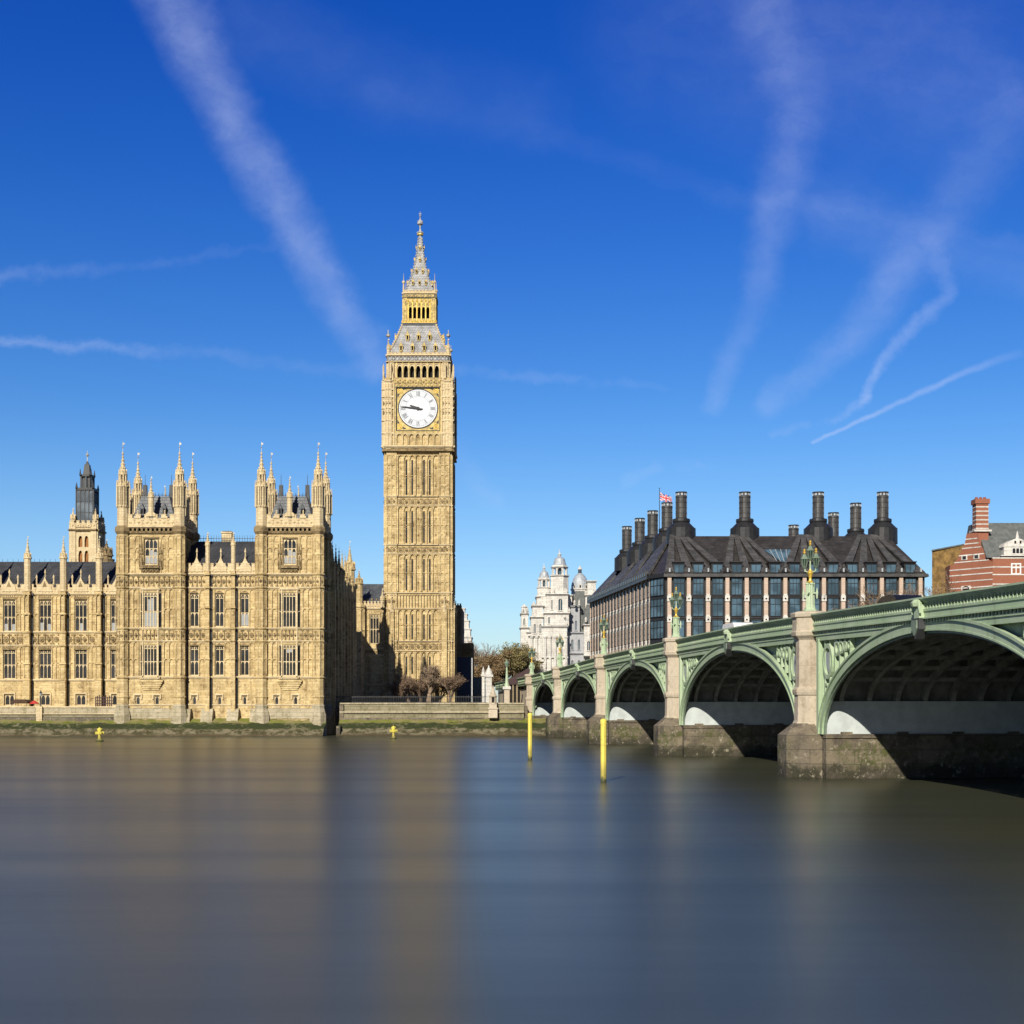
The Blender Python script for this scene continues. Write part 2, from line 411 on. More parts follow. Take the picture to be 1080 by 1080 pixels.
    def arch_head(s, x0, x1, z0, z1, y0, y1, pointed=True, k=4):   # solid filling the corners above an arch springing at z0, top z1
        w = (x1-x0)/2; cx = (x0+x1)/2; h = z1-z0
        for sg in (-1, 1):
            prev = None
            for i in range(k+1):
                u = i/k                       # 0 jamb, 1 apex
                if pointed: zx = z0+h*.97*math.sin(math.acos(1-u))**.9 if u < 1 else z0+h*.97
                else: zx = z0+h*.97*math.sqrt(max(0, 1-(1-u)**2))
                px = cx+sg*w*(1-u)
                if prev:
                    q = [(prev[0], prev[1]), (px, zx), (px, z1), (prev[0], z1)]
                    s.prism(q if sg < 0 else q[::-1], y0, y1)
                prev = (px, zx)
    def build(s, name, parent=None, origin=None, **props):
        me = bpy.data.meshes.new(name)
        if origin is None:
            if s.v:
                xs = [p[0] for p in s.v]; ys = [p[1] for p in s.v]; zs = [p[2] for p in s.v]
                origin = ((min(xs)+max(xs))/2, (min(ys)+max(ys))/2, min(zs))
            else: origin = (0, 0, 0)
        ox, oy, oz = origin
        me.from_pydata([(p[0]-ox, p[1]-oy, p[2]-oz) for p in s.v], [], s.f)
        for m in s.mats: me.materials.append(M[m])
        me.polygons.foreach_set('material_index', s.mi)
        me.update()
        return link(name, me, origin, parent, **props)

WO = {}       # world origin of each object built unrotated
def link(name, data, loc, parent=None, rz=0., **props):
    o = bpy.data.objects.new(name, data); C.objects.link(o)
    WO[o.name] = tuple(loc)
    if parent is not None:
        o.parent = parent; p = WO[parent.name]
        o.location = (loc[0]-p[0], loc[1]-p[1], loc[2]-p[2])
    else: o.location = loc
    if rz: o.rotation_euler = (0, 0, rz)
    for k, v in props.items(): o[k] = v
    return o
def thing(name, loc, label, category, group=None, rz=0.):
    o = link(name, None, loc, None, rz, label=label, category=category)
    o.empty_display_size = .5
    if group: o['group'] = group
    return o
def dup_mesh(o, loc, parent, rz=0.):    # copy of a part at another world place, with its sub-parts
    c = o.copy(); C.objects.link(c); c.parent = parent
    WO[c.name] = tuple(loc); p = WO[parent.name]
    c.location = (loc[0]-p[0], loc[1]-p[1], loc[2]-p[2]); c.rotation_euler = (0, 0, rz)
    for ch in o.children:
        if ch.name.startswith('blind'): continue
        d = ch.copy(); C.objects.link(d); d.parent = c; WO[d.name] = (0, 0, 0)
    return c
def dup_thing(o, loc, rz=None, label=None):
    c = o.copy(); C.objects.link(c); c.location = loc; WO[c.name] = tuple(loc)
    if rz is not None: c.rotation_euler = (0, 0, rz)
    if label: c['label'] = label
    for ch in list(o.children):
        k = ch.copy(); C.objects.link(k); k.parent = c
        for g in list(ch.children):
            d = g.copy(); C.objects.link(d); d.parent = k
    return c
def Tz(x, y, z=0, rz=0.): return Matrix.Translation((x, y, z)) @ Matrix.Rotation(rz, 4, 'Z')

# ------------------------------------------------------------------ gothic kit (local frame: x along the wall, y into it, z up)
def panels(mb, x0, x1, z0, z1, n, y=0., p=.12, rw=.10, mids=(), head=True):
    p *= 1.5
    w = (x1-x0)/n
    for i in range(n+1):
        x = x0+i*w; mb.box(x-rw/2, x+rw/2, y-p, y, z0, z1)
    tops = sorted(list(mids)+[z1])
    for zt in tops:
        if zt != z1: mb.box(x0, x1, y-p*.8, y, zt-.05, zt+.05)
        if head:
            for i in range(n):
                mb.arch_head(x0+i*w+rw/2, x0+(i+1)*w-rw/2, zt-min(.75*w, (z1-z0)*.4), zt, y-p*.7, y, k=3)
def frieze(mb, x0, x1, z0, z1, n, y=0., p=.14, seed=1):
    rnd = random.Random(seed)
    w = (x1-x0)/n; h = z1-z0
    for i in range(n):
        a, b = x0+i*w, x0+(i+1)*w; cx = (a+b)/2; cz = (z0+z1)/2
        mb.box(a-.05, a+.05, y-p, y, z0, z1)
        r = min(w, h)*.36
        k = 4 if i % 2 else 8
        pts = [(cx+r*math.cos(2*math.pi*j/k), cz+r*1.15*math.sin(2*math.pi*j/k)) for j in range(k)]
        mb.prism(pts, y-p*.9, y)
        r2 = r*.5
        mb.prism([(cx+r2*math.cos(2*math.pi*j/6+.3), cz+r2*math.sin(2*math.pi*j/6+.3)) for j in range(6)], y-p*1.6, y-p*.9)
        for sx in (-1, 1):
            for sz in (-1, 1):
                q = .16*min(w, h)
                mb.box(cx+sx*(w*.5-q*1.2)-q/2, cx+sx*(w*.5-q*1.2)+q/2, y-p*.8, y, cz+sz*(h*.5-q)-q/2, cz+sz*(h*.5-q)+q/2)
def string(mb, x0, x1, z, h=.3, p=.28, y=0.):
    mb.box(x0, x1, y-p, y+.05, z, z+h*.6); mb.box(x0, x1, y-p*.55, y+.05, z-h*.4, z)
def battlement(mb, x0, x1, z0, z1, n, y=0., t=.35):
    h = z1-z0
    mb.box(x0, x1, y, y+t, z0, z0+h*.55)
    w = (x1-x0)/n
    for i in range(n):
        a = x0+i*w
        mb.box(a+w*.22, a+w*.78, y, y+t, z0+h*.55, z1-.12)
        mb.box(a+w*.16, a+w*.84, y-.06, y+t+.06, z1-.12, z1)
        mb.box(a-w*.20, a+w*.20, y-.05, y+t+.05, z0+h*.55, z0+h*.63)
    frieze(mb, x0, x1, z0+.08, z0+h*.5, n, y=y, p=.10, seed=n)
def gablet(mb, cx, w, z0, z1, y=0., t=.35):
    mb.prism([(cx-w/2, z0), (cx+w/2, z0), (cx+w*.48, z0+(z1-z0)*.22), (cx+w*.26, z0+(z1-z0)*.34), (cx+w*.10, z0+(z1-z0)*.5), (cx, z0+(z1-z0)*.66), (cx-w*.10, z0+(z1-z0)*.5), (cx-w*.26, z0+(z1-z0)*.34), (cx-w*.48, z0+(z1-z0)*.22)], y-.08, y+t)
    mb.lathe(cx, y+t/2, [(z0+(z1-z0)*.55, .12), (z0+(z1-z0)*.8, .09), (z0+(z1-z0)*.84, .17), (z1, .03)], 6)
def crocket_spire(mb, cx, cy, z0, z1, r, n=8, rows=5, cs=.12):
    mb.lathe(cx, cy, [(z0, r), (z0+(z1-z0)*.5, r*.48), (z1, .05)], n)
    for j in range(rows):
        f = (j+.6)/(rows+.4); z = z0+(z1-z0)*f
        rr = r*(1-f*1.04) if f < .5 else r*.48*(1-(f-.5)*2)+.05*(f-.5)*2
        for k in range(n):
            a = math.pi/n+2*math.pi*k/n
            x, y = cx+(rr+.02)*math.cos(a), cy+(rr+.02)*math.sin(a); c = cs*(1-.5*f)
            mb.frustum(x, y, z-c*.5, z+c*.9, c*.55, c*.55, c*.75, c*.75)
def pinnacle(mb, cx, cy, z0, zs, z1, r, n=8):      # shaft z0..zs, spire zs..z1
    m0 = mb.mats[mb.cur]
    h = zs-z0
    mb.lathe(cx, cy, [(z0, r*1.15), (z0+.2, r*1.15), (z0+.3, r), (zs-.35, r), (zs-.25, r*1.25), (zs-.05, r*1.25), (zs, r*.9)], n)
    for k in range(n):
        a = 2*math.pi*k/n
        T0 = mb.T; mb.T = T0 @ Tz(cx, cy, 0, a)
        mb.prism([(-r*.3, zs-.1), (r*.3, zs-.1), (0, zs+r*1.3)], -r*1.08, -r*.7)
        mb.T = T0
    crocket_spire(mb, cx, cy, zs, z1-(z1-zs)*.22, r*.82, n, 4, .11)
    e = z1-(z1-zs)*.22
    mb.lathe(cx, cy, [(e-.1, .05), (e, .13), (e+.12, .13), (e+.2, .03)], 6)
    mb.use('vane'); mb.tube((cx, cy, e), (cx, cy, z1), .035, .02, 5); mb.box(cx, cx+.2, cy-.02, cy+.02, z1-.36, z1-.14); mb.use(m0)

WIN = {}
def window(parent, key, w, h, lights, transoms, loc, rz=0., name='window', stone_m='limestone_pale', pane_m='pane_dark', head=True, big_arch=0., fw=.13, mw=.10, blind=None, depth=.2):
    """a stone-framed window; origin at the middle of its sill on the outer face of the frame"""
    if key in WIN: o = dup_mesh(WIN[key], loc, parent, rz)
    else:
        mb = MB(stone_m)
        mb.box(-w/2, -w/2+fw, 0, depth, 0, h); mb.box(w/2-fw, w/2, 0, depth, 0, h)
        mb.box(-w/2+fw, w/2-fw, 0, depth, 0, fw); mb.box(-w/2+fw, w/2-fw, 0, depth, h-fw, h)
        iw = (w-2*fw)/lights
        for i in range(1, lights): mb.box(-w/2+fw+i*iw-mw/2, -w/2+fw+i*iw+mw/2, .02, depth, fw, h-fw)
        for tz in transoms: mb.box(-w/2+fw, w/2-fw, .03, depth-.01, tz-mw/2, tz+mw/2)
        if head:
            for tz in list(transoms)+[h-fw]:
                for i in range(lights):
                    a = -w/2+fw+i*iw+(mw/2 if i else 0); b = -w/2+fw+(i+1)*iw-(mw/2 if i < lights-1 else 0)
                    mb.arch_head(a, b, tz-iw*.85, tz-mw*.4, .05, depth-.03, k=3)
            if lights > 1 and h > 3.2 and not big_arch:         # tracery lights under the head
                zt = h-fw-iw*1.05
                mb.box(-w/2+fw, w/2-fw, .05, depth-.03, zt-.05, zt+.05)
                for i in range(lights):
                    cx = -w/2+fw+(i+.5)*iw; mb.box(cx-.04, cx+.04, .06, depth-.04, zt, h-fw-iw*.4)
        if big_arch: mb.arch_head(-w/2, w/2, h-big_arch, h, -.02, depth+.05, k=6)
        o = mb.build(name, parent, (0, 0, 0)); 
        pb = MB(pane_m); pb.box(-w/2+.02, w/2-.02, depth-.06, depth, .03, h-.03)
        WO[o.name] = (0, 0, 0); pn = pb.build('pane', o, (0, 0, 0))
        p = WO[parent.name]; o.location = (loc[0]-p[0], loc[1]-p[1], loc[2]-p[2]); o.rotation_euler = (0, 0, rz); WO[o.name] = tuple(loc)
        WIN[key] = o
    if blind:                     # drawn blinds behind some lights: list of (light index, z0, z1)
        fwi = (w-2*fw)/lights; bb = MB('blind_cloth')
        for i, z0, z1 in blind: bb.box(-w/2+fw+i*fwi+mw/2, -w/2+fw+(i+1)*fwi-mw/2, depth-.10, depth-.065, z0, z1)
        WO['_tmp'] = (0, 0, 0)
        d = bb.build('blind', None, (0, 0, 0)); d.parent = o; d.location = (0, 0, 0)
    return o

# ------------------------------------------------------------------ setting: water, land, foreshore
def structure(name, mb, **k): return mb.build(name, None, (0, 0, 0), kind='structure', **k)
def make_ground():
    mb = MB('river_water'); mb.box(-2500, 2500, -700, 232, -.6, 0)
    structure('river', mb)
    mb = MB('land'); mb.box(-9000, 9000, -9000, 20000, -8, -3.5); structure('riverbed', mb)
    mb = MB('land')
    mb.box(-2500, PX(343, 226)+.0, 238, 12000, -3.4, 4.2)
    mb.box(PX(343, 226), PX(358.5, 226), 232.6, 12000, -3.4, 4.28); mb.box(PX(358.5, 226), 2.4, 227.2, 12000, -3.4, 4.3); mb.box(2.4, 2500, 244.6, 12000, -3.4, 4.29)
    structure('ground', mb)
    mb = MB('foreshore'); rnd = random.Random(4)
    nx, ny = 420, 16
    x0, x1 = -150., 14.
    pts = []; fs = []
    for i in range(nx+1):
        x = x0+(x1-x0)*i/nx
        right = x > -28
        ytop = 226.4 if right else 222.6
        for j in range(ny+1):
            f = j/ny
            yb = 220.3 if right else 216.3
            y = yb+(ytop-yb)*f
            z = -.5+3.2*f**.9
            n = mnoise.noise(Vector((x*.5, y*.9, 0)))*.34+mnoise.noise(Vector((x*1.7, y*2.2, 5)))*.22+mnoise.noise(Vector((x*.11, 0, 9)))*.35
            z += n*(.3+.7*math.sin(math.pi*min(f, .95)))
            pts.append((x, y+.35*mnoise.noise(Vector((x*.9, y*.5, 3))), z))
    for i in range(nx):
        for j in range(ny):
            a = i*(ny+1)+j
            if -29.1 < pts[a][0] < PX(358, 226)-.1: continue        # notch added beside the palace corner to widen the pavilion's dark shadow
            fs.append((a, a+ny+1, a+ny+2, a+1))
    mb.add(pts, fs)
    o = structure('foreshore', mb)
    for p in o.data.polygons: p.use_smooth = True
make_ground()

# ------------------------------------------------------------------ the palace on the river
YP, YM, YW = 222., 222.9, 236.
pal = thing('palace', (-45, 230, 2), 'honey stone gothic palace with two turreted pavilions rising straight from the far river bank', 'palace')
def zp(y): return PZ(y, YP)
def make_turret():
    mb = MB('limestone'); b = zp(757)
    z = lambda y: zp(y)-b
    R = .92
    # flared foot
    mb.use('plinth_stone').lathe(0, 0, [(-3.2, 1.45), (z(754), 1.35), (z(746), 1.0), (z(745), 1.08), (z(743), .98)], 8)
    mb.use('limestone').lathe(0, 0, [(z(743.5), R), (z(563), R)], 8)
    for y, p in ((735, .10), (714.5, .16), (676.5, .14), (663, .16), (620, .18), (606, .2), (640, .06), (695, .06), (585, .07)):
        mb.lathe(0, 0, [(z(y)-.22, R), (z(y)-.05, R+p), (z(y)+.12, R+p), (z(y)+.2, R)], 8)
    for k in range(8):
        mb.T = Tz(0, 0, 0, 2*math.pi*k/8)
        fw = R*math.tan(math.pi/8); ap = R*math.cos(math.pi/8)
        for ya, yb in ((713, 678), (662, 622), (605, 565)):
            panels(mb, -fw*.86, fw*.86, z(ya)+.2, z(yb)-.1, 1, y=-ap, p=.07, rw=.09, mids=((z(ya)+z(yb))/2,))
        mb.use('limestone_carved')
        for ya, yb in ((676, 664), (619, 607)): frieze(mb, -fw*.8, fw*.8, z(ya)+.1, z(yb)-.25, 1, y=-ap, p=.08)
        mb.use('limestone')
    mb.T = Matrix.Identity(4)
    # cornice, upper stage, open lantern, spire
    mb.use('limestone_carved').lathe(0, 0, [(z(564), R), (z(561), R+.28), (z(557), R+.3), (z(555), R+.08)], 8)
    mb.use('limestone_pale').lathe(0, 0, [(z(555), .88), (z(536), .86), (z(535), .98), (z(533.5), .98), (z(533), .7)], 8)
    mb.use('weathered_stone').lathe(0, 0, [(z(533), .52), (z(499), .40)], 8)
    mb.use('limestone_pale')
    for k in range(8):
        a = math.pi/8+2*math.pi*k/8
        mb.T = Tz(.78*math.cos(a), .78*math.sin(a), 0, a); mb.box(-.13, .13, -.13, .13, z(534), z(514))
        mb.T = Tz(.58*math.cos(a), .58*math.sin(a), 0, a); mb.box(-.10, .10, -.10, .10, z(513), z(501))
        mb.T = Tz(0, 0, 0, 2*math.pi*k/8)
        mb.arch_head(-.28, .28, z(518), z(513.5), -.80, -.60, k=3); mb.arch_head(-.2, .2, z(505), z(501), -.6, -.42, k=3)
        mb.prism([(-.3, z(513)), (.3, z(513)), (0, z(507))], -.84, -.66); mb.prism([(-.22, z(501)), (.22, z(501)), (0, z(495))], -.64, -.48)
        mb.lathe(0, -.98, [(z(535), .10), (z(512), .08), (z(506), .02)], 5)
        mb.T = Matrix.Identity(4)
    mb.lathe(0, 0, [(z(514.5), .9), (z(513.5), 1.02), (z(512), 1.0), (z(511), .7)], 8)
    mb.lathe(0, 0, [(z(501.5), .66), (z(500.5), .76), (z(499.5), .6)], 8)
    crocket_spire(mb, 0, 0, z(500), z(479), .52, 8, 5, .15)
    mb.lathe(0, 0, [(z(480), .05), (z(479), .16), (z(477.6), .16), (z(476.8), .03)], 8)
    mb.build('turret', pal, (0, 0, 0))
    return mb
tur = None
def add_turret(x, y):
    global tur
    loc = (x, y, zp(757))
    if tur is None:
        make_turret(); tur = [o for o in pal.children if o.name.startswith('turret')][0]
        p = WO[pal.name]; tur.location = (loc[0]-p[0], loc[1]-p[1], loc[2]-p[2]); WO[tur.name] = loc
        z = lambda yy: zp(yy)-zp(757)
        v = MB('vane'); v.tube((0, 0, z(477.5)), (0, 0, z(466)), .045, .03, 5); v.lathe(0, 0, [(z(472.5), .02), (z(471.5), .13), (z(470.5), .02)], 6)
        v.box(-.05, .26, -.02, .02, z(469), z(467))
        d = v.build('vane', None, (0, 0, 0)); d.parent = tur; d.location = (0, 0, 0)
    else: dup_mesh(tur, loc, pal)

def pavilion(pxc):
    xc = PX(pxc, YP); hw = 4.45; DEP = 9.0
    mb = MB('limestone')
    u = YP/FPX
    ows = 13.0*u                     # half width of the oriel
    # --- four faces
    for k, (ww, dd) in enumerate(((hw, 0), (DEP/2, hw), (hw, DEP), (DEP/2, hw))):
        if k == 0: mb.T = Tz(xc, YP)
        elif k == 1: mb.T = Tz(xc+hw, YP+DEP/2, 0, math.pi/2)
        elif k == 2: mb.T = Tz(xc, YP+DEP, 0, math.pi)
        else: mb.T = Tz(xc-hw, YP+DEP/2, 0, -math.pi/2)
        front = k == 0
        holes = []
        if front:
            holes = [(-7*u, 7*u, zp(595.5), zp(568)), (-16.5*u, -11.5*u, zp(745), zp(734)), (3.5*u, 8.5*u, zp(745), zp(734))]
            holes += [(-ows+.35, ows-.35, zp(662), zp(625)), (-ows+.35, ows-.35, zp(713), zp(680))]
        elif k == 1 or k == 3:
            holes = [(-1.2, 1.2, zp(595.5), zp(568))]
        mb.use('limestone').wall(-ww, ww, -3.2, zp(563), holes, rd=.45)
        if not front:
            for a, b, c, d in holes:
                mb.use('pane_dark').quad((a, .4, c), (b, .4, c), (b, .4, d), (a, .4, d))
                mb.use('limestone_pale').box(-.06, .06, .1, .3, c, d); mb.arch_head(a, b, d-1.5, d, .02, .3)
        e = ww-.85
        mb.use('limestone')
        for ya, yb in ((713, 677), (662, 621.5)):
            za, zb = zp(ya), zp(yb); mid = ((za+zb)/2,)
            if front:
                panels(mb, -e, -ows-.05, za, zb, 2, p=.16, rw=.16, mids=mid); panels(mb, ows+.05, e, za, zb, 2, p=.16, rw=.16, mids=mid)
            else: panels(mb, -e, e, za, zb, 7, p=.14, rw=.14, mids=mid)
        za, zb = zp(604), zp(565)
        if front:
            for s in (-1, 1):
                panels(mb, min(s*e, s*10.5*u), max(s*e, s*10.5*u), za, zb, 2, p=.12, rw=.12, mids=(za+2.2, za+3.9))
                # niche with a carved figure beside the window
                mb.use('limestone_carved')
                cx = s*10.0*u
                mb.box(cx-.28, cx+.28, -.30, 0, zp(600), zp(598)); mb.lathe(cx, -.16, [(zp(598), .18), (zp(592), .2), (zp(588.5), .13), (zp(587.5), .12), (zp(586), .06)], 6)
                mb.box(cx-.26, cx+.26, -.32, 0, zp(584), zp(582)); mb.lathe(cx, -.16, [(zp(582), .2), (zp(572), .03)], 6)
                for q in (-.33, .33): mb.box(cx+q-.05, cx+q+.05, -.2, 0, zp(600), zp(574))
                mb.use('limestone')
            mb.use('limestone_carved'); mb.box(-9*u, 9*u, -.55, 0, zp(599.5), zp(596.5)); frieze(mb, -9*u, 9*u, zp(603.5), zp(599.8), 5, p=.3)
            mb.box(-7.8*u, -7*u, -.14, .1, zp(596.5), zp(568)); mb.box(7*u, 7.8*u, -.14, .1, zp(596.5), zp(568))
            mb.box(-8.2*u, 8.2*u, -.18, .05, zp(568), zp(566.6))
            mb.use('limestone')
        else: panels(mb, -e, e, za, zb, 5, p=.12, rw=.12, mids=(za+2.5,))
        mb.use('limestone_carved')
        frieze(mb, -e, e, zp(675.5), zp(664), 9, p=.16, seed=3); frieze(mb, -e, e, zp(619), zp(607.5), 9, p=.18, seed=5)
        mb.use('limestone_pale')
        for y_, h, p in ((606, .36, .34), (620.3, .34, .32), (663, .3, .28), (676.6, .3, .26), (714.6, .36, .3), (743.5, .25, .16)): string(mb, -ww, ww, zp(y_), h, p)
        # corbelled main cornice with grotesque blocks
        mb.use('limestone_carved'); string(mb, -ww, ww, zp(562), .4, .34); 
        for i in range(13):
            x = -ww+.3+i*(2*ww-.6)/12; mb.box(x-.16, x+.16, -.42, 0, zp(560.5), zp(557.4))
        mb.use('limestone_pale'); string(mb, -ww, ww, zp(556.4), .36, .5)
        mb.box(-ww, ww, -.2, .3, zp(557), zp(553))
        battlement(mb, -ww+.5, ww-.5, zp(553.5), zp(542.5), 6, y=-.18, t=.4)
        gablet(mb, 0, 1.5, zp(545), zp(531), y=-.25, t=.45)
        if front or True:
            mb.use('limestone_pale'); pinnacle(mb, 0, -.1, zp(545), zp(523), zp(502), .42, 8)
            for s in (-1, 1): gablet(mb, s*2.1, 1.0, zp(547), zp(538), y=-.22, t=.42)
        if front:         # base: oriel corbel and small square windows with hood moulds
            mb.use('plinth_stone').box(-ww, ww, -.16, 0, zp(758), zp(747))
            mb.use('limestone')
            for j in range(5):
                f = 1-j/5; mb.box(-ows*(.55+.45*f), ows*(.55+.45*f), -.5*f-.04, 0, zp(717+j*2.2)-.33, zp(717+j*2.2))
            mb.use('limestone_pale')
            for a, b, c, d in holes[1:3]:
                mb.box(a-.3, b+.3, -.2, 0, d+.1, d+.35); mb.box(a-.3, a-.12, -.2, 0, d-.5, d+.1); mb.box(b+.12, b+.3, -.2, 0, d-.5, d+.1)
                mb.box(a-.2, b+.2, -.12, 0, c-.2, c)
    # --- oriel body
    mb.T = Tz(xc, YP)
    mb.use('limestone')
    d0, wi = .5, ows*.62
    for ya, yb, hb in ((716, 676.5, (713, 680)), (676.5, 620, (662, 625))):
        zA, zB = zp(hb[0]), zp(hb[1])
        # front and two canted sides, with window openings
        mb.T = Tz(xc, YP-d0); mb.wall(-wi, wi, zp(ya), zp(yb), [(-wi+.12, wi-.12, zA, zB)], rd=.3)
        cl = math.hypot(ows-wi, d0); ang = math.atan2(d0, ows-wi)
        for s in (-1, 1):
            mb.T = Tz(xc+s*(ows+wi)/2, YP-d0/2, 0, s*ang)
            mb.wall(-cl/2, cl/2, zp(ya), zp(yb), [(-cl/2+.10, cl/2-.08, zA, zB)], rd=.2)
            if ya == 716:
                mb.use('limestone_pale'); string(mb, -cl/2, cl/2, zp(663), .3, .16); string(mb, -cl/2, cl/2, zp(676.6), .3, .16); mb.use('limestone')
    mb.T = Tz(xc, YP-d0)
    mb.use('limestone_pale'); string(mb, -wi, wi, zp(663), .3, .16); string(mb, -wi, wi, zp(676.6), .3, .16); string(mb, -wi-.3, wi+.3, zp(714.6), .34, .12); string(mb, -wi-.3, wi+.3, zp(622), .3, .2); mb.use('limestone')
    mb.use('limestone_carved'); frieze(mb, -wi, wi, zp(675.5), zp(664.2), 4, p=.18, seed=8)
    mb.use('limestone_pale')
    for s in (-1, 1):
        mb.box(s*wi-.09, s*wi+.09, -.12, .12, zp(716), zp(620))
    mb.T = Tz(xc, YP); mb.prism_z([(-ows, 0), (-wi, -d0), (wi, -d0), (ows, 0)], zp(620), zp(619.6)); mb.prism_z([(-ows, 0), (-wi, -d0), (wi, -d0), (ows, 0)], zp(716.4), zp(716))
    mb.T = Matrix.Identity(4)
    mb.build('pavilion', pal)
    # --- windows as parts
    big = 2*(wi-.12)
    hB = zp(625)-zp(662); hC = zp(680)-zp(713)
    bl = [(0, .2, 2.4), (1, .2, 2.4), (2, .2, 2.4), (3, .2, 2.4), (1, 2.6, 4.4), (2, 2.6, 4.6)] if pxc < 200 else None
    window(pal, 'orielB' if pxc < 200 else 'orielB2', big, hB, 4, (hB*.46,), (xc, YP-d0+.1, zp(662)), blind=bl)
    window(pal, 'orielC' if pxc < 200 else 'orielC2', big, hC, 4, (hC*.46,), (xc, YP-d0+.1, zp(713)), blind=[(1, 3.6, 4.2), (2, 3.7, 4.2)] if pxc > 200 else None)
    for s in (-1, 1):
        for ky, hh, zz in (('sideB', hB, zp(662)), ('sideC', hC, zp(713))):
            a = s*ang
            window(pal, ky, cl-.14, hh, 1, (hh*.46,), (xc+s*(ows+wi)/2-math.sin(a)*.03, YP-d0/2+math.cos(a)*.03, zz), a, fw=.06)
    hA = zp(568)-zp(595.5)
    window(pal, 'topA', 14*u, hA, 3, (hA*.33, hA*.62), (xc, YP+.12, zp(595.5)), big_arch=1.35, blind=[(0, .2, 1.25), (1, .2, 1.25), (2, .2, 1.25), (1, 1.4, 2.3), (2, 1.4, 2.0)])
    for cx in (-14*u, 6*u): window(pal, 'cellar', 5*u, zp(734)-zp(745), 1, (), (xc+cx, YP+.15, zp(745)))
    # --- steep roof behind the parapet, with dormers and cresting
    rb = MB('turret_roof')
    cy = YP+DEP/2
    rb.frustum(xc, cy, zp(556), zp(521), hw-.7, DEP/2-.7, 2.2, 2.0)
    rb.use('iron_dark')
    for i in range(9):
        x = xc-2.2+i*.55
        rb.tube((x, cy-2, zp(521)), (x, cy-2, zp(517)), .05, .02, 4); rb.tube((x, cy+2, zp(521)), (x, cy+2, zp(517)), .05, .02, 4)
    rb.box(xc-2.2, xc+2.2, cy-2.05, cy-1.98, zp(520), zp(519.5))
    for s in (-1, 1):
        rb.frustum(xc+s*2.1, cy, zp(523), zp(507), .35, .35, .28, .28); rb.tube((xc+s*2.1, cy, zp(507)), (xc+s*2.1, cy, zp(496)), .05, .03, 5)
    for s in (-1, 1):
        x = xc+s*1.75; y = cy-2.95
        rb.use('turret_roof'); rb.box(x-.28, x+.28, y-.55, y+.6, zp(543), zp(535)); rb.prism([(x-.38, zp(535)), (x+.38, zp(535)), (x, zp(530))], y-.6, y+.8)
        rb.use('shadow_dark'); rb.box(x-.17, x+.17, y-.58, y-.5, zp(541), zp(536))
    rb.build('roof', pal)
    for sx in (-1, 1):
        for sy in (0, 1): add_turret(xc+sx*(hw-.02), YP+sy*DEP)
pavilion(159.5); pavilion(305.7)

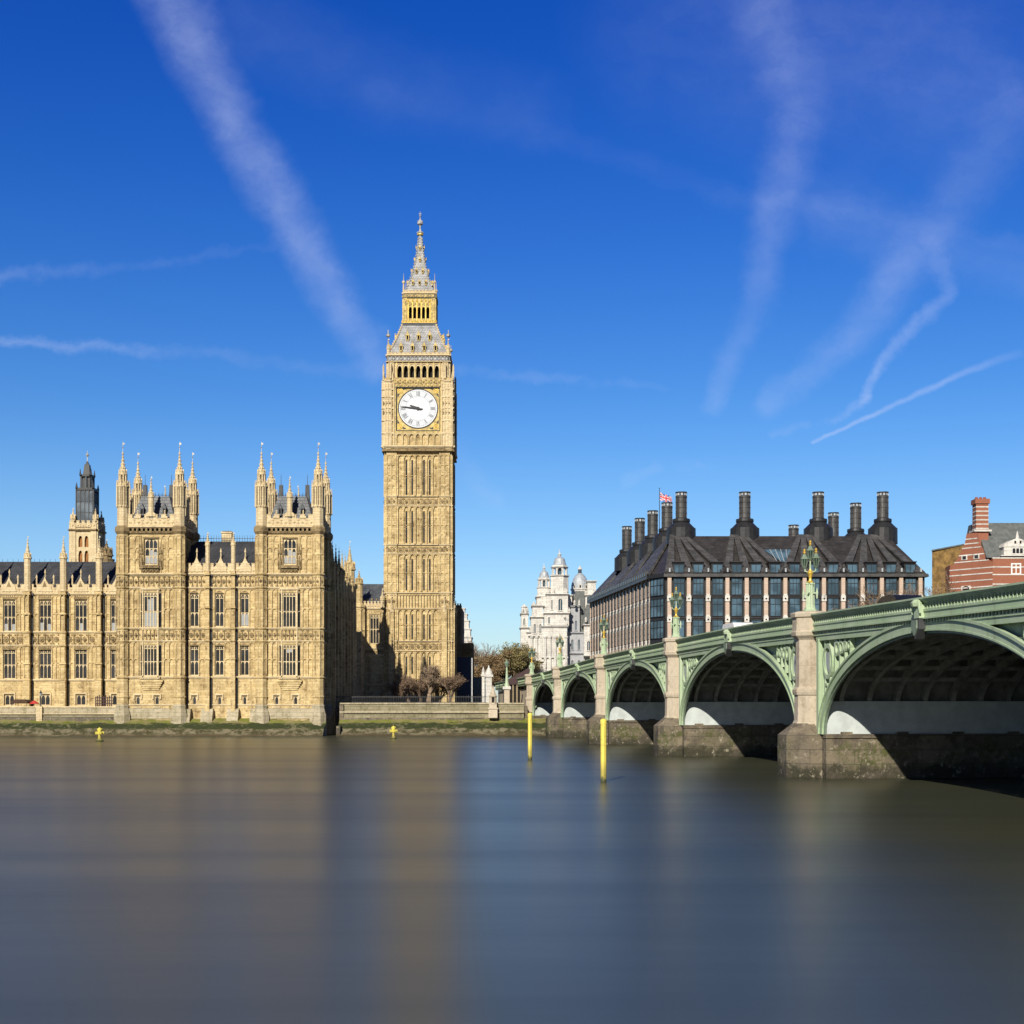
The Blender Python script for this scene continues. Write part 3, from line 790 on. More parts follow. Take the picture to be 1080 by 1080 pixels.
def mid_range():      # three bays between the pavilions
    u = YM/FPX
    zm = lambda y: PZ(y, YM)
    xa, xb = PX(192, YM), PX(273, YM)
    wins = [205, 231.5, 258]; butt = [219.5, 246.5]
    mb = MB('limestone'); mb.T = Tz(0, YM)
    holes = []
    for w in wins:
        cx = PX(w, YM)
        holes += [(cx-4.8*u, cx+4.8*u, zm(661), zm(626)), (cx-4.8*u, cx+4.8*u, zm(712.5), zm(680)), (cx-2.4*u, cx+2.4*u, zm(744), zm(734))]
    mb.wall(xa, xb, -3.2, zm(600), holes, rd=.45)
    segs = [PX(196, YM)]+[PX(b, YM) for b in butt]+[PX(271, YM)]
    for i, w in enumerate(wins):
        cx = PX(w, YM); a, b = segs[i]+.35, segs[i+1]-.35
        for ya, yb in ((712.5, 677.5), (661.5, 622)):
            za, zb = zm(ya), zm(yb)
            mb.use('limestone'); panels(mb, a, cx-5.2*u, za, zb, 1, p=.12, rw=.12, mids=((za+zb)/2,)); panels(mb, cx+5.2*u, b, za, zb, 1, p=.12, rw=.12, mids=((za+zb)/2,))
            mb.use('limestone_pale'); mb.box(cx-5.4*u, cx-4.8*u, -.14, .1, za, zb-.3); mb.box(cx+4.8*u, cx+5.4*u, -.14, .1, za, zb-.3); mb.box(cx-5.4*u, cx+5.4*u, -.2, .1, za-.15, za)
            mb.use('limestone_carved'); mb.prism([(cx-5.2*u, zb-.55), (cx+5.2*u, zb-.55), (cx, zb-.1)], -.14, 0)
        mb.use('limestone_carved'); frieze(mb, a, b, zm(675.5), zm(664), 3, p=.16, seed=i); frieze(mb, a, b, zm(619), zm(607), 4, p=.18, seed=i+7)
        mb.use('limestone_pale')
        d = zm(734); mb.box(cx-.65, cx+.65, -.2, 0, d+.1, d+.32); mb.box(cx-.65, cx-.48, -.2, 0, d-.5, d+.1); mb.box(cx+.48, cx+.65, -.2, 0, d-.5, d+.1)
        battlement(mb, a-.2, b+.2, zm(604.5), zm(594), 4, y=-.15, t=.4)
        gablet(mb, (a+b)/2, 1.9, zm(603), zm(578), y=-.22, t=.45)
    for y_, h, p in ((606, .34, .32), (620.3, .32, .28), (663, .3, .24), (676.6, .3, .22), (714.6, .36, .26), (743.5, .25, .14)): string(mb, xa, xb, zm(y_), h, p)
    # ashlar stone feet at the river
    mb.use('plinth_stone')
    for x in (196, 219.5, 246.5, 271):
        cx = PX(x, YM); mb.prism_x([(-1.5, -3), (-1.5, zm(760)), (-.7, zm(748)), (0, zm(747)), (0, -3)], cx-.9, cx+.9)
    for x in butt:
        cx = PX(x, YM)
        mb.use('limestone'); mb.box(cx-.36, cx+.36, -.85, 0, -3, zm(715)); mb.box(cx-.33, cx+.33, -.75, 0, zm(715), zm(663)); mb.box(cx-.30, cx+.30, -.62, 0, zm(663), zm(602))
        for y_ in (714, 695, 676, 663, 641, 620, 606): mb.box(cx-.42, cx+.42, -.92, 0, zm(y_)-.12, zm(y_)+.14)
        mb.use('limestone_pale'); pinnacle(mb, cx, -.32, zm(603), zm(574), zm(561), .34, 8)
    mb.T = Matrix.Identity(4)
    mb.build('river_range', pal)
    for x in (196.2, 219.5, 246.5):
        pb = MB('iron_dark'); cx = PX(x, YM)+(.56 if x > 200 else .25); pb.tube((cx, YM-.14, zm(746)), (cx, YM-.14, zm(606)), .12, .12, 8); pb.box(cx-.22, cx+.22, YM-.33, YM, zm(608), zm(605.8)); pb.build('drain_pipe', pal)
    for w in wins:
        cx = PX(w, YM)
        window(pal, 'midB', 9.6*u, zm(626)-zm(661), 2, ((zm(626)-zm(661))*.42,), (cx, YM+.14, zm(661)), blind=[(0, .2, 2.0), (1, .2, 2.0)] if w == 258 else None)
        window(pal, 'midC', 9.6*u, zm(680)-zm(712.5), 2, ((zm(680)-zm(712.5))*.46,), (cx, YM+.14, zm(712.5)))
        window(pal, 'midD', 4.8*u, zm(734)-zm(744), 1, (), (cx, YM+.14, zm(744)))
    rb = MB('slate_roof'); y0 = YM+.9
    rb.prism_x([(y0, zm(605)), (y0+7.0, PZ(570.5, 230)), (y0+14, zm(605))], PX(190, YM), PX(275, YM))
    rb.use('iron_dark')
    yr = y0+7; zr = PZ(570.5, 230)
    for i in range(26):
        x = PX(197, 230)+i*.42; rb.tube((x, yr, zr), (x, yr, zr+1.0), .035, .02, 4)
    rb.box(PX(197, 230), PX(272, 230), yr-.03, yr+.03, zr+.45, zr+.52)
    rb.build('roof', pal)
    cb = MB('limestone_pale'); x = PX(240, 232)
    cb.box(x-.8, x+.8, 231.2, 232.6, PZ(590, 232), PZ(563, 232)); cb.box(x-.95, x+.95, 231.05, 232.75, PZ(563, 232), PZ(561.5, 232)); cb.use('iron_dark').box(x-.7, x+.7, 231.3, 232.5, PZ(561.5, 232), PZ(560.5, 232))
    cb.build('chimney', pal)
mid_range()

def left_wing():
    u = YW/FPX; zw = lambda y: PZ(y, YW)
    xa, xb = PX(-280, YW), PX(128, YW)
    bays = [10+37.7*k for k in range(-7, 4)]; butt = [30+37.7*k for k in range(-8, 3)]
    mb = MB('limestone'); mb.T = Tz(0, YW); holes = []
    for w in bays:
        cx = PX(w, YW)
        holes += [(cx-6.6*u, cx+6.6*u, zw(666), zw(633)), (cx-6.6*u, cx+6.6*u, zw(716), zw(684)), (cx-5.2*u, cx+5.2*u, zw(744), zw(732.5))]
    mb.wall(xa, xb, 0, zw(622), holes, rd=.45)
    for i, w in enumerate(bays):
        cx = PX(w, YW); a, b = PX(w-15.5, YW), PX(w+15.5, YW)
        if w > 110: b = PX(124, YW)
        for ya, yb in ((716, 682), (666, 629)):
            za, zb = zw(ya), zw(yb)
            mb.use('limestone'); panels(mb, a, cx-7.2*u, za, zb, 2, p=.11, rw=.12, mids=((za+zb)/2,)); panels(mb, cx+7.2*u, max(b, cx+8*u), za, zb, 2, p=.11, rw=.12, mids=((za+zb)/2,))
            mb.use('limestone_pale'); mb.box(cx-7.3*u, cx-6.6*u, -.15, .1, za, zb-.4); mb.box(cx+6.6*u, cx+7.3*u, -.15, .1, za, zb-.4); mb.box(cx-7.4*u, cx+7.4*u, -.2, .1, za-.16, za)
            mb.use('limestone_carved'); mb.box(cx-6.9*u, cx+6.9*u, -.26, .02, zb-.5, zb-.25)
            for q in range(6): mb.prism([(cx-6.6*u+q*2.2*u, zb-.25), (cx-4.4*u+q*2.2*u, zb-.25), (cx-5.5*u+q*2.2*u, zb+.12)], -.18, .02)
        mb.use('limestone_carved'); frieze(mb, cx-7.4*u, cx+7.4*u, zw(680), zw(668.5), 2, p=.2, seed=i); frieze(mb, a, cx-8*u, zw(680), zw(668.5), 1, p=.12, seed=i); frieze(mb, cx+8*u, max(b, cx+9*u), zw(680), zw(668.5), 1, p=.12, seed=i)
        mb.use('limestone_pale')
        d = zw(732.5); mb.box(cx-6.4*u, cx+6.4*u, -.2, 0, d+.1, d+.32); mb.box(cx-6.4*u, cx-5.5*u, -.2, 0, d-1.6, d+.1); mb.box(cx+5.5*u, cx+6.4*u, -.2, 0, d-1.6, d+.1)
        battlement(mb, a-.3, b+.3, zw(626), zw(616), 5, y=-.15, t=.4)
        gablet(mb, cx, 2.3, zw(624), zw(600), y=-.22, t=.45)
        mb.use('limestone_carved'); mb.prism([(cx-.35, zw(619)), (cx+.35, zw(619)), (cx, zw(613))], -.36, -.2); mb.use('limestone_pale')
        for s in (-1, 1): mb.lathe(cx+s*9*u, 0, [(zw(617), .14), (zw(610), .12), (zw(609), .2), (zw(606), .03)], 6)
    for y_, h, p in ((626.6, .36, .3), (667, .3, .22), (681, .3, .22), (717.5, .34, .24), (745, .25, .14)): string(mb, xa, xb, zw(y_), h, p)
    for x in butt:
        cx = PX(x, YW)
        mb.use('limestone'); mb.box(cx-.55, cx+.55, -1.15, 0, 0, zw(717)); mb.box(cx-.5, cx+.5, -1.0, 0, zw(717), zw(667)); mb.box(cx-.45, cx+.45, -.85, 0, zw(667), zw(623))
        for y_ in (717, 700, 681, 667, 648, 627): mb.box(cx-.62, cx+.62, -1.2, 0, zw(y_)-.12, zw(y_)+.16)
        for ya, yb in ((716, 682), (666, 628)): panels(mb, cx-.36, cx+.36, zw(ya), zw(yb), 1, y=-1.0, p=.06, rw=.1, mids=((zw(ya)+zw(yb))/2,))
        mb.use('limestone_pale'); pinnacle(mb, cx, -.4, zw(624), zw(588), zw(565), .55, 8)
    mb.T = Matrix.Identity(4)
    mb.build('terrace_range', pal)
    for x in butt:
        pb = MB('iron_dark'); cx = PX(x, YW)+.72; pb.tube((cx, YW-.16, 4.2), (cx, YW-.16, zw(626)), .15, .15, 8); pb.box(cx-.26, cx+.26, YW-.38, YW, zw(628), zw(625.5)); pb.build('drain_pipe', pal)
    rnd = random.Random(7)
    for i, w in enumerate(bays):
        cx = PX(w, YW); h1 = zw(633)-zw(666); h2 = zw(684)-zw(716)
        bl = [(j, .15, rnd.uniform(1.0, 1.9)) for j in range(3) if rnd.random() < .75]
        window(pal, 'wingB', 13.2*u, h1, 3, (h1*.46,), (cx, YW+.14, zw(666)), blind=bl or None)
        window(pal, 'wingC', 13.2*u, h2, 3, (h2*.46,), (cx, YW+.14, zw(716)))
        window(pal, 'wingD', 10.4*u, zw(732.5)-zw(744), 2, (), (cx, YW+.14, zw(744)))
    rb = MB('slate_roof'); rb.prism_x([(YW+.6, zw(622)), (YW+5.5, PZ(592.5, YW+5.5)), (YW+13, zw(622))], xa, xb-.5)
    rb.use('iron_dark'); zr = PZ(592.5, YW+5.5)
    for i in range(60):
        x = xb-1-i*.9; rb.tube((x, YW+5.5, zr), (x, YW+5.5, zr+.5), .03, .02, 4)
    rb.build('roof', pal)
left_wing()

def north_front():      # the shaded end of the palace running back from the river
    xe = PX(341.5, YP)-.15
    mb = MB('limestone'); y0, y1 = YP+9.6, 262.
    mb.T = Tz(xe, (y0+y1)/2, 0, math.pi/2); L = (y1-y0)/2
    n = 7; w = 2*L/n
    holes = []
    for i in range(n):
        cx = -L+(i+.5)*w
        holes += [(cx-.8, cx+.8, 9.6, 13.8), (cx-.8, cx+.8, 16.9, 21.6)]
    mb.wall(-L, L, 0, 23.5, holes, rd=.4)
    mb.use('pane_dark')
    for a, b, c, d in holes: mb.quad((a, .35, c), (b, .35, c), (b, .35, d), (a, .35, d))
    mb.use('limestone')
    for i in range(n):
        cx = -L+(i+.5)*w
        for z0, z1 in ((9.2, 14.3), (16.4, 22.3)): panels(mb, cx-w/2+.4, cx-.9, z0, z1, 1, p=.12); panels(mb, cx+.9, cx+w/2-.4, z0, z1, 1, p=.12)
        for z0, z1 in ((9.6, 13.8), (16.9, 21.6)): mb.box(cx-.05, cx+.05, .1, .3, z0, z1); mb.box(cx-.8, cx+.8, .1, .3, (z0+z1)/2-.06, (z0+z1)/2+.06)
        frieze(mb, cx-w/2+.4, cx+w/2-.4, 14.7, 16.1, 3, p=.15)
        battlement(mb, cx-w/2+.3, cx+w/2-.3, 23.6, 25.2, 4, y=-.1, t=.4)
        gablet(mb, cx, 1.8, 23.8, 27.6, y=-.2, t=.45)
        bx = cx-w/2
        mb.box(bx-.4, bx+.4, -.8, 0, 0, 23.6); pinnacle(mb, bx, -.3, 23.6, 27.3, 31.5, .5, 8); mb.use('limestone')
    for z in (8.9, 14.4, 16.2, 22.6, 23.4): string(mb, -L, L, z, .3, .25)
    mb.T = Matrix.Identity(4)
    mb.box(xe-9, xe-.02, y1-.02, y1, 0, 23.5)
    # octagonal stair turret closing the range, catching the sun over the court
    mb.use('limestone'); mb.lathe(xe-.3, y1-.6, [(0, 1.3), (26, 1.25), (26.2, 1.5), (26.8, 1.5)], 8)
    pinnacle(mb, xe-.3, y1-.6, 26.8, 29.8, 35.0, .95, 8)
    mb.use('limestone_pale')
    mb.build('court_front', pal)
    rb = MB('slate_roof'); rb.T = Matrix.Identity(4)
    rb.prism([(xe-13, 23.4), (xe-.6, 23.4), (xe-4, 28.2), (xe-9, 28.2)], y0-1, y1)
    rb.build('roof', pal)
north_front()

# ------------------------------------------------------------------ clock tower
YT = 280.; UT = YT/FPX
def zt(y): return PZ(y, YT+6.2*min(max((400-y)/90, 0), 1))      # upper stages stand farther back
def clock_tower():
    xc = PX(441, YT); HWT = 6.72; SC_ = .93; cy = YT+HWT*SC_
    tw = thing('clock_tower', (xc, cy, 4.2), 'tall gothic clock tower with four white dials and a grey iron spire', 'clock tower')
    def faces(mb, hw):
        for k in range(4):
            a = k*math.pi/2
            mb.T = Tz(xc, cy) @ Matrix.Rotation(a, 4, 'Z') @ Matrix.Translation((0, -hw, 0))
            yield k
        mb.T = Matrix.Identity(4)
    mb = MB('tower_stone')
    stages = [(745, 687.5), (675.5, 643), (624, 584.6), (574, 534), (523.2, 480)]
    cells = [-3.72, -2.48, -1.24, 0, 1.24, 2.48, 3.72]
    slit = [(1, 2, 4, 5)]*5
    slits = []
    for k in faces(mb, HWT):
        holes = []
        for si, (ya, yb) in enumerate(stages):
            za, zb = zt(ya), zt(yb)
            if si == 0: za = zt(712)
            for c in (1, 2, 4, 5): holes.append((cells[c]-.19, cells[c]+.19, za+.2, zb-.95))
            if k < 2: slits += [(k, cells[c], za+.2, zb-.95-za-.2) for c in (1, 2, 4, 5)]
        mb.use('tower_stone').wall(-HWT+.3, HWT-.3, 3.5, zt(472), holes, rd=.55)
        if k >= 2:
            mb.use('pane_dark')
            for a, b, c, d in holes: mb.quad((a, .5, c), (b, .5, c), (b, .5, d), (a, .5, d))
            mb.use('tower_stone')
        for si, (ya, yb) in enumerate(stages):
            za, zb = zt(ya), zt(yb)
            for j in range(8):
                x = -4.34+j*1.24; big = j in (0, 7, 3, 4)
                mb.box(x-(.17 if big else .11), x+(.17 if big else .11), -.52 if big else -.36, 0, za, zb)
            for j in range(7):
                x = cells[j]; mb.arch_head(x-.5, x+.5, zb-1.0, zb-.05, -.34, .02, k=3)
                if j not in (1, 2, 4, 5):
                    mb.box(x-.05, x+.05, -.1, 0, za, zb)
                    mb.use('limestone_carved')
                    for f in (.25, .68): mb.prism([(x-.2, za+(zb-za)*f), (x, za+(zb-za)*f-.25), (x+.2, za+(zb-za)*f), (x, za+(zb-za)*f+.25)], -.16, 0)
                    mb.use('tower_stone')
            mb.box(-4.4, 4.4, -.12, 0, (za+zb)/2-.06, (za+zb)/2+.06)
        for ya, yb in ((686.5, 676.5), (642, 625.5), (584, 574.8), (533.4, 523.8)):
            za, zb = zt(ya), zt(yb); tall = zb-za > 2.5
            mb.use('limestone_carved'); 
            if tall: panels(mb, -4.4, 4.4, za+.2, zb-.35, 14, p=.16, rw=.12)
            else: frieze(mb, -4.4, 4.4, za+.15, zb-.3, 7, p=.18, seed=k)
            mb.use('limestone_pale'); string(mb, -HWT, HWT, za, .26, .34); string(mb, -HWT, HWT, zb, .26, .34)
            mb.use('tower_stone')
        # square corner piers with their own shafts
        for s in (-1, 1):
            c = s*5.6
            mb.box(c-1.1, c+1.1, -.42, .1, 3.5, zt(474))
            mb.use('tower_stone')
            for si, (ya, yb) in enumerate(stages):
                panels(mb, c-.95, c+.95, zt(ya)+.15, zt(yb)-.1, 2, y=-.42, p=.12, rw=.13, mids=[zt(ya)+(zt(yb)-zt(ya))*q for q in (.25, .5, .75)])
            mb.use('limestone_carved')
            for ya, yb in ((686.5, 676.5), (642, 625.5), (584, 574.8), (533.4, 523.8)):
                frieze(mb, c-1, c+1, zt(ya)+.15, zt(yb)-.3, 2, y=-.42, p=.14, seed=9)
            mb.use('limestone_pale')
            for ya, yb in ((686.5, 676.5), (642, 625.5), (584, 574.8), (533.4, 523.8)):
                string(mb, c-1.15, c+1.15, zt(ya), .3, .2, y=-.42); string(mb, c-1.15, c+1.15, zt(yb), .3, .2, y=-.42)
            # stepped buttresses round the foot
            mb.use('tower_stone')
            mb.box(c-.55, c+.55, -1.0, -.4, 3.5, zt(645)); mb.prism_x([(-1.0, zt(645)), (-.4, zt(638)), (-.4, zt(645))], c-.55, c+.55)
            mb.use('limestone_pale'); pinnacle(mb, c, -.75, zt(646), zt(640), zt(628), .32, 6)
            mb.use('tower_stone')
    mb.T = Tz(xc, cy)
    mb.v = [(xc+(v[0]-xc)*SC_, cy+(v[1]-cy)*SC_, v[2]) for v in mb.v]
    mb.build('shaft', tw)
    for i, (k, cx, z0, h) in enumerate(slits):
        p = Matrix.Rotation(k*math.pi/2, 4, 'Z') @ Vector((cx*SC_, (-HWT+.14)*SC_, 0))
        window(tw, 'slit%.2f' % h, .38, h, 1, (h*.5,), (xc+p.x, cy+p.y, z0), k*math.pi/2, fw=.06, stone_m='weathered_stone')
    # --- clock stage
    HC = 6.75; mb = MB('limestone_pale')
    z472, z458, z454, z410, z400 = zt(472), zt(458.5), zt(454.5), zt(409.5), zt(400)
    for k in faces(mb, HC):
        mb.use('limestone_carved')
        for j in range(4): mb.box(-HC-.0+.02*j, HC-.02*j, -.02+.12*(j-3), .3, zt(476.5-j*1.2), zt(475.3-j*1.2))
        mb.use('tower_stone').wall(-HC, HC, zt(473), zt(399), [(-4.3, 4.3, z454, z410)], rd=.5)
        mb.use('limestone_pale'); string(mb, -HC, HC, zt(472), .5, .5); string(mb, -HC, HC, z458, .3, .3)
        mb.use('tower_stone')         # little arcade under the dial
        for j in range(8): x = -4.34+j*1.24; mb.box(x-.2, x+.2, -.35, 0, zt(470), z458)
        for j in range(7): mb.arch_head(cells[j]-.45, cells[j]+.45, zt(463), z458, -.32, .02, pointed=False, k=4)
        mb.use('gilded_stone'); mb.box(-4.6, 4.6, -.14, .1, z458+.25, z454); 
        frieze(mb, -4.6, 4.6, z410+.1, zt(405.5), 12, p=.16); mb.use('gilded_stone'); frieze(mb, -4.6, 4.6, zt(405), zt(400.5), 9, p=.2, seed=2)
        mb.use('limestone_pale')
        for s in (-1, 1):
            c = s*5.85
            mb.use('limestone_pale'); o_ = HC-5.85
            if s > 0:
                mb.lathe(c, o_, [(zt(474), 1.15), (zt(472), 1.22), (zt(404), 1.2), (zt(403), 1.4), (zt(401.5), 1.4), (zt(401), 1.1)], 8)
                for y_ in (458, 445, 432, 420, 412): mb.lathe(c, o_, [(zt(y_), 1.24), (zt(y_)+.1, 1.36), (zt(y_)+.3, 1.36), (zt(y_)+.4, 1.24)], 8)
                pinnacle(mb, c, o_, zt(402), zt(397), zt(391.5), .35, 6)
                for q in (-.9, .9):
                    for q2 in (-.9, .9): mb.lathe(c+q, o_+q2, [(zt(402), .2), (zt(397.5), .2), (zt(393), .03)], 6)
            mb.box(c-1.28, c+.62, -.10, .2, zt(472), zt(403))
            for q in (-1.15, -.62, 0, .55): mb.box(c+s*q-.10, c+s*q+.10, -.34, -.1, zt(470), zt(405))
            for y_ in (458, 445, 432, 420, 412): mb.box(c-1.3, c+1.2, -.28, -.1, zt(y_), zt(y_)+.3)
            mb.use('limestone_carved')
            for y_ in (438, 428): frieze(mb, c-1.0, c+.6, zt(y_), zt(y_-4), 3, y=-.1, p=.16)
            mb.use('limestone_pale')
        mb.use('clock_black'); mb.box(-4.35, -4.22, -.2, .05, z454, z410); mb.box(4.22, 4.35, -.2, .05, z454, z410); mb.box(-4.35, 4.35, -.2, .05, z410, z410+.14); mb.box(-4.35, 4.35, -.2, .05, z454-.14, z454)
        mb.use('gilded_stone'); mb.box(-4.75, -4.36, -.12, .05, z454, z410); mb.box(4.36, 4.75, -.12, .05, z454, z410)
    mb.build('clock_stage', tw)
    # --- four dials: opal glass, black numerals, gold spandrels; the hands are sub-parts
    R = 3.78; cz = zt(431.3)
    NUM = ['XII', 'I', 'II', 'III', 'IV', 'V', 'VI', 'VII', 'VIII', 'IX', 'X', 'XI']
    def disc(mb, r0, r1, y0, y1, n=64):
        for i in range(n):
            a, b = 2*math.pi*i/n, 2*math.pi*(i+1)/n
            q = [(r0*math.cos(a), r0*math.sin(a)), (r1*math.cos(a), r1*math.sin(a)), (r1*math.cos(b), r1*math.sin(b)), (r0*math.cos(b), r0*math.sin(b))]
            if r0 == 0: q = q[1:] + [(0, 0)]
            mb.prism(q, y0, y1)
    def stroke(mb, p, q, w, y0, y1):
        d = Vector((q[0]-p[0], q[1]-p[1])).normalized(); n = Vector((-d.y, d.x))*w/2
        mb.prism([(p[0]-n.x, p[1]-n.y), (q[0]-n.x, q[1]-n.y), (q[0]+n.x, q[1]+n.y), (p[0]+n.x, p[1]+n.y)], y0, y1)
    dial0 = None
    for k in range(4):
        a = k*math.pi/2; p = Matrix.Rotation(a, 4, 'Z') @ Vector((0, -HC+.12, 0)); loc = (xc+p.x, cy+p.y, cz)
        if dial0: dup_mesh(dial0, loc, tw, a); continue
        m2 = MB('gilded_stone'); m2.box(-4.25, 4.25, .05, .3, z454-cz, z410-cz)
        for sx in (-1, 1):
            for sz in (-1, 1):
                ccx, ccz = sx*3.55, sz*3.5
                m2.use('gold')
                for r0, r1 in ((.42, .52), (.16, .26)): 
                    for i in range(16):
                        aa, bb = 2*math.pi*i/16, 2*math.pi*(i+1)/16
                        m2.prism([(ccx+r0*math.cos(aa), ccz+r0*math.sin(aa)), (ccx+r1*math.cos(aa), ccz+r1*math.sin(aa)), (ccx+r1*math.cos(bb), ccz+r1*math.sin(bb)), (ccx+r0*math.cos(bb), ccz+r0*math.sin(bb))], -.05, .06)
                m2.use('clock_black'); m2.prism([(sx*4.0, sz*2.2), (sx*4.05, sz*2.2), (sx*4.05, sz*2.9), (sx*3.6, sz*2.9)][::1 if sx*sz > 0 else -1], -.02, .06)
                m2.prism([(sx*2.3, sz*3.95), (sx*2.3, sz*4.0), (sx*3.0, sz*4.0), (sx*3.0, sz*3.6)][::-1 if sx*sz > 0 else 1], -.02, .06)
        m2.use('clock_black'); disc(m2, R-.02, R+.16, -.06, .1)
        m2.use('clock_glass'); disc(m2, 0, R-.02, .0, .08); m2.use('clock_ring'); disc(m2, R-1.36, R-.30, -.004, .0)
        m2.use('iron_blue'); disc(m2, R-.30, R-.26, -.012, .0); disc(m2, R-1.42, R-1.38, -.012, .0); disc(m2, 1.45, 1.48, -.010, .0)
        for i in range(60):
            t = 2*math.pi*i/60; stroke(m2, ((R-.26)*math.sin(t), (R-.26)*math.cos(t)), ((R-.06)*math.sin(t), (R-.06)*math.cos(t)), .035, -.012, 0)
        for i in range(24):
            t = 2*math.pi*(i+.5)/24; stroke(m2, (1.48*math.sin(t), 1.48*math.cos(t)), ((R-1.42)*math.sin(t), (R-1.42)*math.cos(t)), .02, -.008, 0)
        for i, s_ in enumerate(NUM):
            t = 2*math.pi*i/12; r0, r1 = R-1.28, R-.42
            er = Vector((math.sin(t), math.cos(t))); et = Vector((math.cos(t), -math.sin(t)))
            wd = {'I': .20, 'V': .40, 'X': .42}; tot = sum(wd[c] for c in s_); x = -tot/2
            def P(u, v): q = er*(r0+(r1-r0)*v)+et*u; return (q.x, q.y)
            for c in s_:
                w = wd[c]
                if c == 'I': stroke(m2, P(x+w/2, 0), P(x+w/2, 1), .10, -.03, 0)
                if c == 'V': stroke(m2, P(x+.05, 1), P(x+w/2, 0), .10, -.03, 0); stroke(m2, P(x+w-.05, 1), P(x+w/2, 0), .05, -.032, 0)
                if c == 'X': stroke(m2, P(x+.05, 1), P(x+w-.05, 0), .10, -.03, 0); stroke(m2, P(x+w-.05, 1), P(x+.05, 0), .05, -.032, 0)
                x += w
        dial0 = m2.build('clock_dial', None, (0, 0, 0)); dial0.parent = tw; pw = WO[tw.name]
        dial0.location = (loc[0]-pw[0], loc[1]-pw[1], loc[2]-pw[2]); WO[dial0.name] = loc
        def hand(nm, deg, L, tail, w, yy):
            h = MB('clock_black'); t = math.radians(deg); er = Vector((math.sin(t), math.cos(t))); et = Vector((math.cos(t), -math.sin(t)))
            def P(u, v): q = er*v+et*u; return (q.x, q.y)
            h.prism([P(-w*.5, -tail), P(w*.5, -tail), P(w, L*.15), P(w*.8, L*.55), P(w*.3, L), P(-w*.3, L), P(-w*.8, L*.55), P(-w, L*.15)][::-1], yy-.06, yy)
            h.lathe(0, 0, [(0, 0.01)], 3) if False else None
            h.prism([(w*1.5*math.cos(j*.524), w*1.5*math.sin(j*.524)) for j in range(12)], yy-.08, yy+.02)
            d = h.build(nm, None, (0, 0, 0)); d.parent = dial0; d.location = (0, 0, 0)
        hand('minute_hand', 276.7, 3.5, 1.0, .13, -.22); hand('hour_hand', 292, 1.75, .7, .24, -.10)
    # --- belfry
    HB = 5.95; mb = MB('limestone_pale')
    for k in faces(mb, HB):
        xs = [-3.66+1.22*j for j in range(7)]
        zb0, zb1 = zt(398.2), zt(386.5)
        mb.use('limestone_pale').wall(-HB, HB, zt(401), zt(383), [(x-.42, x+.42, zb0, zb1) for x in xs], rd=.7)
        for x in xs: mb.arch_head(x-.42, x+.42, zb1-.75, zb1, -.03, .5, pointed=False, k=5); mb.arch_head(x-.56, x+.56, zb1-.5, zb1+.35, -.14, -.02, pointed=True, k=4)
        mb.use('gilded_stone')
        for j in range(8): x = -4.27+1.22*j; mb.box(x-.12, x+.12, -.2, 0, zb0, zt(383.5))
        mb.use('limestone_pale'); string(mb, -HB, HB, zt(399.3), .3, .3)
        for s in (-1, 1): mb.box(s*5.3-.6, s*5.3+.6, -.22, .1, zt(401), zt(383)); panels(mb, s*5.3-.5, s*5.3+.5, zt(398), zt(384.5), 2, y=-.22, p=.1, mids=(zt(392),))
        mb.use('iron_dark').box(-HB-.1, HB+.1, -.2, .4, zt(382.8), zt(377.5))
        mb.use('iron_tile'); frieze(mb, -HB, HB, zt(382.6), zt(377.8), 16, y=-.2, p=.08)
        mb.use('limestone_pale'); string(mb, -HB-.2, HB+.2, zt(383), .25, .45); string(mb, -HB-.2, HB+.2, zt(377), .4, .5)
        battlement(mb, -HB+.2, HB-.2, zt(376.8), zt(373.5), 14, y=-.25, t=.3)
        for s in (-1, 1):
            pinnacle(mb, s*(HB-.05), .05, zt(377), zt(369), zt(360), .3, 6); mb.use('limestone_pale')
            mb.use('vane'); mb.lathe(s*(HB+.0), .05, [(zt(359.5), .05), (zt(358.3), .36), (zt(356.8), .40), (zt(355.5), .06)], 8); mb.tube((s*HB, .05, zt(356)), (s*HB, .05, zt(352)), .06, .03, 5); mb.use('limestone_pale')
            mb.lathe(s*(HB+.95), .6, [(zt(400), .22), (zt(387), .2), (zt(384), .03)], 6)
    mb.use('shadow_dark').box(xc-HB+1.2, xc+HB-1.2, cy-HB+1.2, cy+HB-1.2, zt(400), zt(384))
    mb.build('belfry', tw)
    # --- lower roof with dormers
    mb = MB('scale_tile')
    prof = [(377, 5.95), (373.5, 5.75), (366, 5.05), (358, 4.35), (350, 3.75), (343.5, 3.3)]
    for (ya, ra), (yb, rb) in zip(prof[:-1], prof[1:]): mb.frustum(xc, cy, zt(ya), zt(yb), ra, ra, rb, rb)
    def roof_r(y, prof):
        for (ya, ra), (yb, rb) in zip(prof[:-1], prof[1:]):
            if yb <= y <= ya: return ra+(rb-ra)*(ya-y)/(ya-yb)
        return prof[-1][1]
    def lucarne(mb, x, yb, yt, w, r):
        z0, z1 = zt(yb), zt(yt)
        mb.use('gilded_stone'); mb.box(x-w/2, x-w*.28, -.25, .9, z0, z1); mb.box(x+w*.28, x+w/2, -.25, .9, z0, z1); mb.box(x-w/2, x+w/2, -.25, .9, z0-.1, z0+.1)
        mb.prism([(x-w*.7, z1), (x+w*.7, z1), (x, z1+w*1.3)], -.35, 1.1)
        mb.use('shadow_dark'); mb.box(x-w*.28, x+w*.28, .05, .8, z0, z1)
        mb.use('gold'); mb.lathe(x, -.3, [(z1+w*1.2, .04), (z1+w*1.45, .1), (z1+w*1.8, .02)], 5)
        mb.use('scale_tile')
